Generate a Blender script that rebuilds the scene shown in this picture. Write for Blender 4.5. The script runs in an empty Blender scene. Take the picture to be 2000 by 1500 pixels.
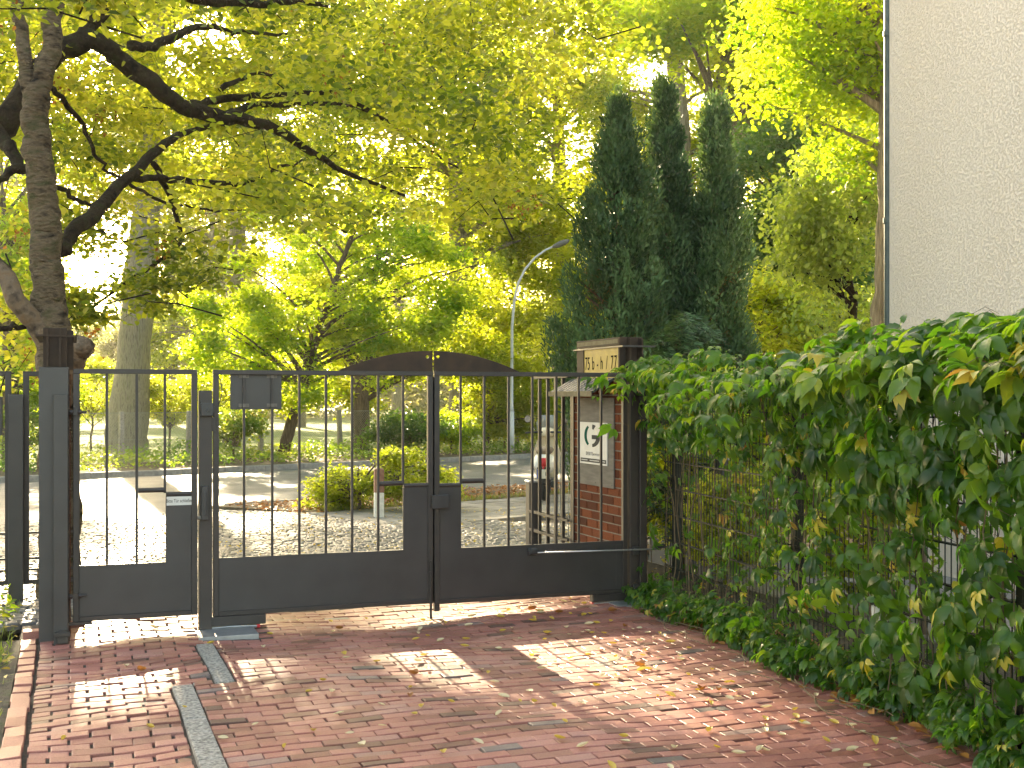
import bpy, math, random
import numpy as np
from math import radians, pi, sin, cos, atan2, sqrt

# ------------------------------------------------------------------ scene, camera, light
SC = bpy.context.scene
COL = SC.collection
F, CX, CY, EYE = 2360.0, 1000.0, 775.0, 1.6      # measured from the photograph (px, px, px, m)

cam = bpy.data.cameras.new("camera")
cam.sensor_width = 36.0
cam.lens = 36.0 * F / 2000.0
cam.shift_y = 25.0 / 2000.0
cam.clip_start, cam.clip_end = 0.1, 2000.0
camo = bpy.data.objects.new("camera", cam)
COL.objects.link(camo)
camo.location = (0, 0, EYE)
camo.rotation_euler = (pi / 2, 0, 0)
SC.camera = camo

SUN_EL, SUN_AZ = radians(23.0), radians(-19.0)    # azimuth from +Y, negative = left
world = bpy.data.worlds.new("World")
SC.world = world
world.use_nodes = True
wn = world.node_tree
sky = wn.nodes.new("ShaderNodeTexSky")
sky.sky_type = 'NISHITA'
sky.sun_disc = False
sky.sun_elevation = SUN_EL
sky.sun_rotation = SUN_AZ
sky.air_density = 1.0
sky.dust_density = 2.5
sky.ozone_density = 0.6
bg = wn.nodes["Background"]
bg.inputs["Strength"].default_value = 0.15
wn.links.new(sky.outputs["Color"], bg.inputs["Color"])

sl = bpy.data.lights.new("sun", 'SUN')
sl.energy = 4.6
sl.angle = radians(0.7)
sl.color = (1.0, 0.90, 0.75)
so = bpy.data.objects.new("sun", sl)
COL.objects.link(so)
_d = (sin(SUN_AZ) * cos(SUN_EL), cos(SUN_AZ) * cos(SUN_EL), sin(SUN_EL))   # towards the sun
from mathutils import Vector
so.rotation_euler = Vector(_d).to_track_quat('Z', 'Y').to_euler()
so.location = (-10, 30, 20)

SC.view_settings.view_transform = 'Standard'
SC.view_settings.look = 'None'
SC.view_settings.exposure = 2.72
SC.view_settings.use_white_balance = True       # balanced for open shade, as the photograph is
SC.view_settings.white_balance_temperature = 8600
SC.view_settings.white_balance_tint = 6
SC.view_settings.gamma = 1.0
SC.cycles.max_bounces = 10
SC.cycles.diffuse_bounces = 5
SC.cycles.glossy_bounces = 3
SC.cycles.transmission_bounces = 6
SC.cycles.transparent_max_bounces = 8
SC.cycles.sample_clamp_indirect = 8.0
SC.cycles.use_denoising = True

RNG = np.random.default_rng(7)
random.seed(7)

# ------------------------------------------------------------------ frames
TH = atan2(0.344, 0.939)                           # the gate line turns 20 degrees from the picture plane
G0 = (-2.964, 7.95)
U = (cos(TH), sin(TH))
N = (-sin(TH), cos(TH))

def L(u, n, z=0.0):
    return (G0[0] + u * U[0] + n * N[0], G0[1] + u * U[1] + n * N[1], z)

def R(s, d, z=0.0):                                # along / across the street
    return (0.743 * s - 0.669 * d, 0.669 * s + 0.743 * d, z)
TR = atan2(0.669, 0.743)

def W(px, py, Z):
    return ((px - CX) / F * Z, Z, EYE - (py - CY) / F * Z)

def gu(px, off=0.0):                               # u on the gate line, off metres behind it
    k = (px - CX) / F
    x0, y0 = G0[0] + off * N[0], G0[1] + off * N[1]
    return (k * y0 - x0) / (U[0] - k * U[1])

def gz(px, py, off=0.0):
    u = gu(px, off)
    Z = G0[1] + u * U[1] + off * N[1]
    return EYE - (py - CY) / F * Z

# ------------------------------------------------------------------ materials
MATS = {}
def _nt(name):
    m = bpy.data.materials.new(name)
    m.use_nodes = True
    return m, m.node_tree, m.node_tree.nodes["Principled BSDF"]

def _ramp(nt, cols):
    r = nt.nodes.new("ShaderNodeValToRGB")
    e = r.color_ramp.elements
    while len(e) < len(cols):
        e.new(0.5)
    for i, (p, c) in enumerate(cols):
        e[i].position = p
        e[i].color = (*c, 1)
    return r

def surf(name, c1, c2=None, scale=8.0, rough=0.6, bump=0.0, bscale=60.0, metal=0.0, spec=0.5, detail=6.0,
         bdist=0.01, stretch=None, c3=None, rvar=0.0):
    m, nt, p = _nt(name)
    tc = nt.nodes.new("ShaderNodeTexCoord")
    src = tc.outputs["Object"]
    if stretch:
        mp = nt.nodes.new("ShaderNodeMapping")
        mp.inputs["Scale"].default_value = stretch
        nt.links.new(src, mp.inputs["Vector"])
        src = mp.outputs["Vector"]
    p.inputs["Roughness"].default_value = rough
    p.inputs["Metallic"].default_value = metal
    p.inputs["Specular IOR Level"].default_value = spec
    if c2 is None:
        p.inputs["Base Color"].default_value = (*c1, 1)
    else:
        n = nt.nodes.new("ShaderNodeTexNoise")
        n.inputs["Scale"].default_value = scale
        n.inputs["Detail"].default_value = detail
        nt.links.new(src, n.inputs["Vector"])
        cols = [(0.3, c1), (0.7, c2)] if c3 is None else [(0.28, c1), (0.5, c2), (0.72, c3)]
        r = _ramp(nt, cols)
        nt.links.new(n.outputs["Fac"], r.inputs["Fac"])
        nt.links.new(r.outputs["Color"], p.inputs["Base Color"])
        if rvar:
            mr = nt.nodes.new("ShaderNodeMapRange")
            mr.inputs["To Min"].default_value = max(0.05, rough - rvar)
            mr.inputs["To Max"].default_value = min(1, rough + rvar)
            nt.links.new(n.outputs["Fac"], mr.inputs["Value"])
            nt.links.new(mr.outputs["Result"], p.inputs["Roughness"])
    if bump:
        nb = nt.nodes.new("ShaderNodeTexNoise")
        nb.inputs["Scale"].default_value = bscale
        nb.inputs["Detail"].default_value = 8.0
        nt.links.new(src, nb.inputs["Vector"])
        b = nt.nodes.new("ShaderNodeBump")
        b.inputs["Strength"].default_value = bump
        b.inputs["Distance"].default_value = bdist
        nt.links.new(nb.outputs["Fac"], b.inputs["Height"])
        nt.links.new(b.outputs["Normal"], p.inputs["Normal"])
    MATS[name] = m
    return m

def tinted(name, cols, rough=0.6, bump=0.3, bscale=80.0, spec=0.5, spots=None, bdist=0.005, big=None):
    """colour per piece from the 'tint' attribute, with grain on top"""
    m, nt, p = _nt(name)
    a = nt.nodes.new("ShaderNodeAttribute")
    a.attribute_name = "tint"
    r = _ramp(nt, cols)
    nt.links.new(a.outputs["Fac"], r.inputs["Fac"])
    tc = nt.nodes.new("ShaderNodeTexCoord")
    n = nt.nodes.new("ShaderNodeTexNoise")
    n.inputs["Scale"].default_value = bscale
    n.inputs["Detail"].default_value = 7.0
    nt.links.new(tc.outputs["Object"], n.inputs["Vector"])
    mx = nt.nodes.new("ShaderNodeMix")
    mx.data_type = 'RGBA'
    mx.blend_type = 'MULTIPLY'
    mx.inputs["Factor"].default_value = 1.0
    r2 = _ramp(nt, spots or [(0.3, (0.72, 0.7, 0.68)), (0.62, (1.1, 1.1, 1.1))])
    nt.links.new(n.outputs["Fac"], r2.inputs["Fac"])
    nt.links.new(r.outputs["Color"], mx.inputs["A"])
    nt.links.new(r2.outputs["Color"], mx.inputs["B"])
    out = mx.outputs["Result"]
    if big:
        n3 = nt.nodes.new("ShaderNodeTexNoise")
        n3.inputs["Scale"].default_value = big[0]
        n3.inputs["Detail"].default_value = 5.0
        nt.links.new(tc.outputs["Object"], n3.inputs["Vector"])
        r3 = _ramp(nt, [(0.35, big[1]), (0.65, (1, 1, 1))])
        nt.links.new(n3.outputs["Fac"], r3.inputs["Fac"])
        m3 = nt.nodes.new("ShaderNodeMix")
        m3.data_type = 'RGBA'
        m3.blend_type = 'MULTIPLY'
        m3.inputs["Factor"].default_value = 1.0
        nt.links.new(out, m3.inputs["A"])
        nt.links.new(r3.outputs["Color"], m3.inputs["B"])
        out = m3.outputs["Result"]
    nt.links.new(out, p.inputs["Base Color"])
    p.inputs["Roughness"].default_value = rough
    p.inputs["Specular IOR Level"].default_value = spec
    b = nt.nodes.new("ShaderNodeBump")
    b.inputs["Strength"].default_value = bump
    b.inputs["Distance"].default_value = bdist
    nt.links.new(n.outputs["Fac"], b.inputs["Height"])
    nt.links.new(b.outputs["Normal"], p.inputs["Normal"])
    MATS[name] = m
    return m

def leafmat(name, refl, trans, fac=0.5, rough=0.45, spec=0.45):
    m, nt, p = _nt(name)
    a = nt.nodes.new("ShaderNodeAttribute")
    a.attribute_name = "tint"
    r1, r2 = _ramp(nt, refl), _ramp(nt, trans)
    nt.links.new(a.outputs["Fac"], r1.inputs["Fac"])
    nt.links.new(a.outputs["Fac"], r2.inputs["Fac"])
    nt.links.new(r1.outputs["Color"], p.inputs["Base Color"])
    p.inputs["Roughness"].default_value = rough
    p.inputs["Specular IOR Level"].default_value = spec
    t = nt.nodes.new("ShaderNodeBsdfTranslucent")
    nt.links.new(r2.outputs["Color"], t.inputs["Color"])
    mx = nt.nodes.new("ShaderNodeMixShader")
    mx.inputs["Fac"].default_value = fac
    nt.links.new(p.outputs["BSDF"], mx.inputs[1])
    nt.links.new(t.outputs["BSDF"], mx.inputs[2])
    nt.links.new(mx.outputs["Shader"], nt.nodes["Material Output"].inputs["Surface"])
    MATS[name] = m
    return m

steel = surf("anthracite_paint", (0.026, 0.0235, 0.024), (0.038, 0.034, 0.033), 5.0, 0.42, 0.12, 380.0, rvar=0.08, bdist=0.002)
steel_b = surf("brown_black_paint", (0.022, 0.017, 0.015), (0.034, 0.026, 0.022), 7.0, 0.5, 0.12, 300.0, rvar=0.08, bdist=0.002)
rust = surf("rusty_dark_steel", (0.026, 0.017, 0.012), (0.055, 0.032, 0.019), 9.0, 0.65, 0.15, 200.0, rvar=0.1, bdist=0.002, spec=0.25)
galv = surf("galvanised_steel", (0.34, 0.34, 0.35), (0.46, 0.46, 0.46), 20.0, 0.38, 0.1, 120.0, metal=0.7, bdist=0.002)
alu = surf("brushed_aluminium", (0.12, 0.110, 0.095), (0.17, 0.157, 0.136), 6.0, 0.8, 0.1, 60.0, metal=0.0, spec=0.1, stretch=(1, 1, 6), bdist=0.002)
black = surf("black_plastic", (0.02, 0.02, 0.022), (0.03, 0.03, 0.03), 10, 0.45)
rubber = surf("tyre_rubber", (0.018, 0.018, 0.018), (0.03, 0.03, 0.03), 20, 0.8)
white = surf("white_enamel", (0.56, 0.54, 0.49), (0.62, 0.60, 0.55), 8, 0.7, spec=0.1)
ink = surf("black_ink", (0.015, 0.014, 0.013), None, rough=0.9, spec=0.0)
gink = surf("green_ink", (0.018, 0.085, 0.062), None, rough=0.9, spec=0.0)
hink = surf("grey_ink", (0.085, 0.08, 0.073), None, rough=0.9, spec=0.0)
red = surf("red_plastic", (0.5, 0.02, 0.03), (0.6, 0.03, 0.04), 9, 0.3)
cream = surf("cream_lacquer", (0.66, 0.58, 0.44), (0.72, 0.64, 0.50), 3, 0.22, spec=0.6)
pearl = surf("white_lacquer", (0.72, 0.72, 0.70), (0.78, 0.78, 0.76), 3, 0.2, spec=0.6)
amber = surf("amber_acrylic", (0.15, 0.108, 0.012), (0.23, 0.17, 0.02), 6, 0.35, rvar=0.05, c3=(0.18, 0.132, 0.016), spec=0.12)
tape = surf("weathered_light_strip", (0.15, 0.125, 0.075), (0.22, 0.185, 0.12), 20, 0.8, spec=0.1)
mirror = surf("mirror_glass", (0.7, 0.7, 0.7), None, rough=0.05, metal=1.0)
glassy = surf("smoked_screen", (0.25, 0.27, 0.28), None, rough=0.08, spec=0.8)
concrete = surf("concrete", (0.17, 0.155, 0.135), (0.26, 0.24, 0.21), 14, 0.8, 0.4, 90)
conc_d = surf("old_concrete_post", (0.20, 0.17, 0.14), (0.34, 0.30, 0.26), 24, 0.85, 0.5, 90)
granite = surf("granite_slab", (0.11, 0.10, 0.09), (0.42, 0.385, 0.335), 60, 0.8, 0.9, 40, detail=4, bdist=0.014, spec=0.12)
asphalt = surf("worn_asphalt", (0.085, 0.083, 0.08), (0.14, 0.135, 0.13), 2.2, 0.62, 0.6, 140, detail=9)
sand = surf("joint_sand", (0.035, 0.028, 0.022), (0.085, 0.062, 0.045), 30, 0.95, 0.5, 160)
soil = surf("garden_soil", (0.022, 0.018, 0.012), (0.07, 0.055, 0.035), 9, 0.95, 0.9, 60, bdist=0.03, c3=(0.05, 0.06, 0.02))
litterm = surf("leaf_mould_ground", (0.045, 0.032, 0.02), (0.13, 0.085, 0.045), 22, 0.9, 0.9, 50, bdist=0.03, c3=(0.08, 0.085, 0.03))
lawnm = surf("lawn_grass", (0.06, 0.10, 0.015), (0.17, 0.20, 0.035), 1.3, 0.9, 0.9, 40, bdist=0.05, c3=(0.11, 0.16, 0.03))
groundm = surf("earth", (0.06, 0.05, 0.035), (0.10, 0.085, 0.06), 4, 0.95, 0.6, 30)
barkg = surf("grey_smooth_bark", (0.10, 0.085, 0.062), (0.27, 0.235, 0.18), 9, 0.85, 0.9, 30, stretch=(3.5, 3.5, 0.45), bdist=0.06, c3=(0.14, 0.135, 0.07))
barkb = surf("brown_furrowed_bark", (0.06, 0.038, 0.022), (0.16, 0.11, 0.07), 14, 0.9, 1.0, 26, stretch=(2.2, 2.2, 0.35), bdist=0.05)
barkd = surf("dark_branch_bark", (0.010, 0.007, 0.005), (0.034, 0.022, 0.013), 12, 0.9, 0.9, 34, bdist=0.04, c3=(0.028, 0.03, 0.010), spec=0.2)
barkp = surf("pale_ridged_bark", (0.12, 0.10, 0.065), (0.30, 0.25, 0.17), 10, 0.9, 1.0, 24, stretch=(3, 3, 0.4), bdist=0.05)
twigm = surf("vine_stem", (0.07, 0.045, 0.022), (0.16, 0.11, 0.05), 30, 0.8)
moss_twig = surf("green_stem", (0.10, 0.12, 0.03), (0.18, 0.19, 0.06), 30, 0.7)
wire_m = surf("dark_green_wire", (0.010, 0.013, 0.010), (0.018, 0.021, 0.016), 30, 0.5, spec=0.25)
pipe_g = surf("patina_downpipe", (0.03, 0.045, 0.042), (0.07, 0.09, 0.08), 8, 0.5)
slate_panel = surf("blue_grey_panel", (0.05, 0.055, 0.062), (0.08, 0.086, 0.095), 4, 0.6, spec=0.25)
redwood = surf("red_brown_post_paint", (0.16, 0.065, 0.04), (0.26, 0.12, 0.08), 20, 0.7, 0.4, 60)
whitewood = surf("flaking_white_paint", (0.50, 0.47, 0.42), (0.70, 0.67, 0.60), 18, 0.7, 0.3, 60)
mesh_m = surf("chain_link_wire", (0.20, 0.20, 0.19), (0.30, 0.30, 0.28), 20, 0.5, metal=0.4)

brickm = tinted("clinker_pavers", [(0.0, (0.11, 0.05, 0.04)), (0.10, (0.22, 0.085, 0.06)), (0.45, (0.36, 0.126, 0.098)),
                                   (0.75, (0.41, 0.158, 0.126)), (0.90, (0.35, 0.17, 0.145)), (0.97, (0.19, 0.135, 0.125)), (1.0, (0.09, 0.072, 0.068))],
                rough=0.5, bump=0.45, bscale=150, big=(1.4, (0.78, 0.76, 0.74)))
wallbrick = tinted("wall_bricks", [(0.0, (0.06, 0.016, 0.008)), (0.5, (0.12, 0.031, 0.013)), (1.0, (0.16, 0.044, 0.018))], rough=0.85, bump=0.4, bscale=90, spec=0.1)
cobblem = tinted("cobblestones", [(0.0, (0.085, 0.08, 0.076)), (0.5, (0.15, 0.142, 0.133)), (0.85, (0.21, 0.196, 0.18)), (1.0, (0.27, 0.235, 0.20))],
                 rough=0.55, bump=0.6, bscale=55, bdist=0.01)
slabm = tinted("concrete_slabs", [(0.0, (0.20, 0.19, 0.175)), (1.0, (0.31, 0.295, 0.27))], rough=0.75, bump=0.4, bscale=50, big=(2.0, (0.7, 0.68, 0.65)))

# leaves: reflected colour, transmitted colour
leaf_canopy = leafmat("canopy_leaf", [(0, (0.035, 0.06, 0.012)), (0.6, (0.085, 0.12, 0.022)), (1, (0.14, 0.15, 0.03))],
                      [(0, (0.06, 0.11, 0.008)), (0.3, (0.24, 0.33, 0.02)), (0.6, (0.56, 0.60, 0.04)), (1, (0.92, 0.84, 0.10))], 0.55)
leaf_yell = leafmat("yellow_green_leaf", [(0, (0.07, 0.10, 0.012)), (1, (0.17, 0.18, 0.025))],
                      [(0, (0.20, 0.32, 0.015)), (0.4, (0.58, 0.68, 0.04)), (1, (0.92, 0.88, 0.10))], 0.63)
leaf_mid = leafmat("mid_green_leaf", [(0, (0.03, 0.08, 0.018)), (1, (0.085, 0.15, 0.022))],
                      [(0, (0.26, 0.52, 0.03)), (0.4, (0.56, 0.74, 0.04)), (1, (0.86, 0.86, 0.07))], 0.64)
leaf_dark = leafmat("dark_green_leaf", [(0, (0.02, 0.06, 0.026)), (1, (0.055, 0.11, 0.035))],
                      [(0, (0.12, 0.32, 0.04)), (1, (0.34, 0.5, 0.04))], 0.42)
leaf_pale = leafmat("pale_green_leaf", [(0, (0.09, 0.15, 0.035)), (1, (0.17, 0.22, 0.06))],
                    [(0, (0.40, 0.56, 0.06)), (1, (0.62, 0.68, 0.10))], 0.5)
leaf_cover = leafmat("ground_cover_leaf", [(0, (0.04, 0.09, 0.022)), (0.7, (0.09, 0.15, 0.03)), (1, (0.2, 0.17, 0.05))],
                      [(0, (0.26, 0.48, 0.04)), (0.7, (0.5, 0.6, 0.06)), (1, (0.65, 0.55, 0.1))], 0.5)
leaf_far = leafmat("far_wood_leaf", [(0, (0.10, 0.12, 0.05)), (1, (0.17, 0.18, 0.09))],  # distance haze put into the leaf colour, paler and greyer
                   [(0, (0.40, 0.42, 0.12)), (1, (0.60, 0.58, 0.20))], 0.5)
leaf_thuja = leafmat("conifer_spray", [(0, (0.008, 0.026, 0.010)), (0.5, (0.036, 0.092, 0.034)), (1, (0.13, 0.24, 0.10))],
                      [(0, (0.08, 0.16, 0.04)), (1, (0.2, 0.3, 0.06))], 0.26, rough=0.6)
leaf_brown = leafmat("dry_inner_spray", [(0, (0.05, 0.028, 0.012)), (1, (0.12, 0.065, 0.025))],
                     [(0, (0.25, 0.10, 0.02)), (1, (0.45, 0.22, 0.04))], 0.4, rough=0.8)
leaf_vine = leafmat("creeper_leaf", [(0, (0.012, 0.042, 0.008)), (0.55, (0.038, 0.105, 0.012)), (0.86, (0.085, 0.165, 0.02)),
                                     (0.90, (0.40, 0.35, 0.03)), (0.965, (0.58, 0.50, 0.11)), (0.975, (0.36, 0.18, 0.04)), (1, (0.26, 0.11, 0.03))],
                    [(0, (0.12, 0.36, 0.02)), (0.55, (0.28, 0.56, 0.03)), (0.86, (0.5, 0.68, 0.04)), (0.90, (0.7, 0.55, 0.05)), (1, (0.6, 0.26, 0.05))],
                    0.45, rough=0.36, spec=0.4)
seedm = leafmat("brown_seed_wing", [(0, (0.10, 0.04, 0.015)), (1, (0.2, 0.09, 0.03))], [(0, (0.4, 0.14, 0.03)), (1, (0.55, 0.25, 0.05))], 0.5)
grassm = leafmat("grass_blade", [(0, (0.05, 0.09, 0.015)), (1, (0.14, 0.17, 0.035))], [(0, (0.25, 0.4, 0.03)), (1, (0.5, 0.5, 0.07))], 0.4)
fall_y = leafmat("fallen_yellow", [(0, (0.45, 0.30, 0.05)), (1, (0.62, 0.42, 0.08))], [(0, (0.6, 0.42, 0.06)), (1, (0.7, 0.5, 0.1))], 0.25)
fall_p = leafmat("fallen_pale", [(0, (0.55, 0.44, 0.26)), (1, (0.65, 0.54, 0.34))], [(0, (0.6, 0.5, 0.25)), (1, (0.7, 0.6, 0.3))], 0.25)
fall_b = leafmat("fallen_brown", [(0, (0.28, 0.11, 0.03)), (1, (0.40, 0.17, 0.04))], [(0, (0.4, 0.15, 0.03)), (1, (0.5, 0.2, 0.05))], 0.2)

# rough plaster
def plaster():
    m, nt, p = _nt("rough_cream_plaster")
    tc = nt.nodes.new("ShaderNodeTexCoord")
    v = nt.nodes.new("ShaderNodeTexNoise")
    v.inputs["Scale"].default_value = 47
    v.inputs["Detail"].default_value = 6
    v.inputs["Roughness"].default_value = 0.62
    n = nt.nodes.new("ShaderNodeTexNoise")
    n.inputs["Scale"].default_value = 0.7
    n.inputs["Detail"].default_value = 6
    mp = nt.nodes.new("ShaderNodeMapping")
    mp.inputs["Scale"].default_value = (1.6, 1.6, 0.35)
    nt.links.new(tc.outputs["Object"], mp.inputs["Vector"])
    nt.links.new(tc.outputs["Object"], v.inputs["Vector"])
    nt.links.new(mp.outputs["Vector"], n.inputs["Vector"])
    r = _ramp(nt, [(0.3, (0.80, 0.66, 0.54)), (0.62, (0.85, 0.715, 0.595))])
    nt.links.new(n.outputs["Fac"], r.inputs["Fac"])
    rp = _ramp(nt, [(0.34, (0, 0, 0)), (0.52, (1, 1, 1))])
    nt.links.new(v.outputs["Fac"], rp.inputs["Fac"])
    nt.links.new(r.outputs["Color"], p.inputs["Base Color"])
    b = nt.nodes.new("ShaderNodeBump")
    b.inputs["Strength"].default_value = 0.85
    b.inputs["Distance"].default_value = 0.012
    nt.links.new(rp.outputs["Color"], b.inputs["Height"])
    nt.links.new(b.outputs["Normal"], p.inputs["Normal"])
    p.inputs["Roughness"].default_value = 0.9
    return m
plasterm = plaster()

# ------------------------------------------------------------------ mesh helpers
class MB:
    def __init__(s):
        s.v, s.f, s.t = [], [], []
    def add(s, vs, fs, tint=0.5):
        o = len(s.v)
        s.v += [tuple(p) for p in vs]
        s.t += [tint] * len(vs)
        s.f += [tuple(i + o for i in f) for f in fs]
        return s
    def box(s, x0, x1, y0, y1, z0, z1, tint=0.5):
        return s.add([(x0, y0, z0), (x1, y0, z0), (x1, y1, z0), (x0, y1, z0), (x0, y0, z1), (x1, y0, z1), (x1, y1, z1), (x0, y1, z1)],
                     [(3, 2, 1, 0), (4, 5, 6, 7), (0, 1, 5, 4), (1, 2, 6, 5), (2, 3, 7, 6), (3, 0, 4, 7)], tint)
    def hexa(s, p, tint=0.5):                       # eight corners, bottom then top
        return s.add(p, [(3, 2, 1, 0), (4, 5, 6, 7), (0, 1, 5, 4), (1, 2, 6, 5), (2, 3, 7, 6), (3, 0, 4, 7)], tint)
    def prism(s, poly, y0, y1, tint=0.5):           # polygon in x,z pushed along y
        n = len(poly)
        vs = [(x, y0, z) for x, z in poly] + [(x, y1, z) for x, z in poly]
        fs = [tuple(range(n)), tuple(range(2 * n - 1, n - 1, -1))]
        fs += [(i + n, (i + 1) % n + n, (i + 1) % n, i) for i in range(n)]
        return s.add(vs, fs, tint)
    def slab(s, poly, z0, z1, tint=0.5):            # polygon in x,y pushed along z
        n = len(poly)
        vs = [(x, y, z1) for x, y in poly] + [(x, y, z0) for x, y in poly]
        fs = [tuple(range(n)), tuple(range(2 * n - 1, n - 1, -1))]
        fs += [(i, i + n, (i + 1) % n + n, (i + 1) % n) for i in range(n)]
        return s.add(vs, fs, tint)
    def tube(s, pts, rad, sides=8, caps=True, tint=0.5, wob=0.0):
        P = np.array(pts, float)
        n = len(P)
        r = np.full(n, rad) if np.isscalar(rad) else np.array(rad, float)
        tan = np.gradient(P, axis=0) if n > 1 else np.array([[0, 0, 1.0]])
        tan /= np.linalg.norm(tan, axis=1)[:, None] + 1e-9
        ref = np.array([1.0, 0, 0]) if abs(tan[0][2]) > 0.8 else np.array([0, 0, 1.0])
        a = np.cross(tan[0], ref); a /= np.linalg.norm(a)
        vs = []
        for i in range(n):
            a = a - tan[i] * np.dot(a, tan[i]); a /= np.linalg.norm(a) + 1e-9
            b = np.cross(tan[i], a)
            for k in range(sides):
                q = 2 * pi * k / sides
                rr = r[i] * (1 + wob * (sin(q * 2 + i * 0.7) * 0.6 + sin(q * 3 + i * 1.9) * 0.4))
                vs.append(P[i] + rr * (a * cos(q) + b * sin(q)))
        fs = []
        for i in range(n - 1):
            for k in range(sides):
                k2 = (k + 1) % sides
                fs.append((i * sides + k, i * sides + k2, (i + 1) * sides + k2, (i + 1) * sides + k))
        if caps:
            fs.append(tuple(range(sides - 1, -1, -1)))
            fs.append(tuple((n - 1) * sides + k for k in range(sides)))
        return s.add(vs, fs, tint)
    def cyl(s, c, axis, r, h, sides=16, tint=0.5):
        c = np.array(c, float); ax = np.array(axis, float); ax /= np.linalg.norm(ax)
        return s.tube([c - ax * h / 2, c + ax * h / 2], r, sides, True, tint)
    def loft(s, rings, tint=0.5):
        n = len(rings[0])
        vs = [p for r in rings for p in r]
        fs = []
        for i in range(len(rings) - 1):
            for k in range(n):
                k2 = (k + 1) % n
                fs.append((i * n + k, i * n + k2, (i + 1) * n + k2, (i + 1) * n + k))
        fs.append(tuple(range(n - 1, -1, -1)))
        fs.append(tuple((len(rings) - 1) * n + k for k in range(n)))
        return s.add(vs, fs, tint)
    def build(s, name, mat, parent=None, bevel=0.0, smooth=False, subsurf=0, segs=1):
        me = bpy.data.meshes.new(name)
        me.from_pydata(s.v, [], s.f)
        a = me.attributes.new("tint", 'FLOAT', 'POINT')
        a.data.foreach_set("value", np.array(s.t, dtype=np.float32))
        me.materials.append(mat)
        if smooth:
            me.polygons.foreach_set("use_smooth", [True] * len(me.polygons))
        me.update()
        o = bpy.data.objects.new(name, me)
        COL.objects.link(o)
        if parent is not None:
            o.parent = parent
        if bevel:
            b = o.modifiers.new("Bevel", 'BEVEL')
            b.width = bevel
            b.segments = segs
            b.limit_method = 'ANGLE'
        if subsurf:
            q = o.modifiers.new("Subdivision", 'SUBSURF')
            q.levels = q.render_levels = subsurf
        return o

def npmesh(name, V, faces_n, loops, tint, mat, parent=None, smooth=False):
    """V (n,3); faces all of faces_n corners listed in loops"""
    me = bpy.data.meshes.new(name)
    V = np.ascontiguousarray(V, dtype=np.float32)
    loops = np.ascontiguousarray(loops, dtype=np.int32).ravel()
    nf = len(loops) // faces_n
    me.vertices.add(len(V)); me.vertices.foreach_set("co", V.ravel())
    me.loops.add(len(loops)); me.loops.foreach_set("vertex_index", loops)
    me.polygons.add(nf)
    me.polygons.foreach_set("loop_start", np.arange(nf, dtype=np.int32) * faces_n)
    me.polygons.foreach_set("loop_total", np.full(nf, faces_n, dtype=np.int32))
    if smooth:
        me.polygons.foreach_set("use_smooth", np.ones(nf, dtype=bool))
    a = me.attributes.new("tint", 'FLOAT', 'POINT')
    a.data.foreach_set("value", np.ascontiguousarray(tint, dtype=np.float32))
    me.materials.append(mat)
    me.update(calc_edges=True)
    me.validate()
    o = bpy.data.objects.new(name, me)
    COL.objects.link(o)
    if parent is not None:
        o.parent = parent
    return o

def tag(o, label=None, cat=None, group=None, kind=None):
    if label: o["label"] = label
    if cat: o["category"] = cat
    if group: o["group"] = group
    if kind: o["kind"] = kind
    return o

def thing(name, label, cat, loc=(0, 0, 0), rz=0.0, group=None):
    o = bpy.data.objects.new(name, None)
    o.empty_display_size = 0.2
    COL.objects.link(o)
    o.location = loc
    o.rotation_euler = (0, 0, rz)
    return tag(o, label, cat, group)

def struct(o, label=None):
    return tag(o, label, None, None, "structure")

def text_mesh(name, body, size, mat, parent, loc, rot, squeeze=1.0, align='CENTER', extrude=0.0006, space=1.0):
    c = bpy.data.curves.new(name, 'FONT')
    c.body = body
    c.size = size
    c.align_x = align
    c.align_y = 'CENTER'
    c.extrude = extrude
    c.space_character = space
    tmp = bpy.data.objects.new(name, c)
    COL.objects.link(tmp)
    bpy.context.view_layer.update()
    me = bpy.data.meshes.new_from_object(tmp.evaluated_get(bpy.context.evaluated_depsgraph_get()))
    bpy.data.objects.remove(tmp)
    bpy.data.curves.remove(c)
    me.name = name
    me.materials.clear(); me.materials.append(mat)
    o = bpy.data.objects.new(name, me)
    COL.objects.link(o)
    o.parent = parent
    o.location = loc
    o.rotation_euler = rot
    o.scale = (squeeze, 1, 1)
    return o

# ------------------------------------------------------------------ leaves
T_QUAD = (np.array([(0, 0, 0), (.48, .34, .06), (1, 0, -.05), (.48, -.34, .06)]), [(0, 1, 2, 3)])
T_LEAF = (np.array([(0, 0, 0), (.30, .30, .07), (.68, .26, .04), (1, 0, -.10), (.68, -.26, .04), (.30, -.30, .07)]),
          [(0, 3, 2, 1), (0, 5, 4, 3)])
T_BLADE = (np.array([(0, -.03, 0), (0, .03, 0), (.6, .022, .02), (1, 0, -.1)]), [(0, 1, 2, 3)])
T_MAPLE = (np.array([(0, 0, 0), (.10, .42, .03), (.40, .24, .05), (.62, .46, 0), (.66, .16, .05), (1, 0, -.06),
                     (.66, -.16, .05), (.62, -.46, 0), (.40, -.24, .05), (.10, -.42, .03)]),
           [(0, 2, 1, 1), (0, 4, 3, 2), (0, 6, 5, 4), (0, 8, 7, 6), (0, 9, 9, 8)])
T_MAPLE = (T_MAPLE[0], [(0, 4, 2, 1), (0, 5, 4, 4), (2, 4, 3, 3), (0, 9, 8, 6), (0, 6, 5, 5), (8, 7, 6, 6)])
T_MAPLE = (np.array([(0, 0, 0), (.12, .40, .03), (.42, .22, .06), (.66, .42, 0), (1, 0, -.08), (.66, -.42, 0), (.42, -.22, .06), (.12, -.40, .03)]),
           [(0, 2, 1, 1)])
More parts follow.
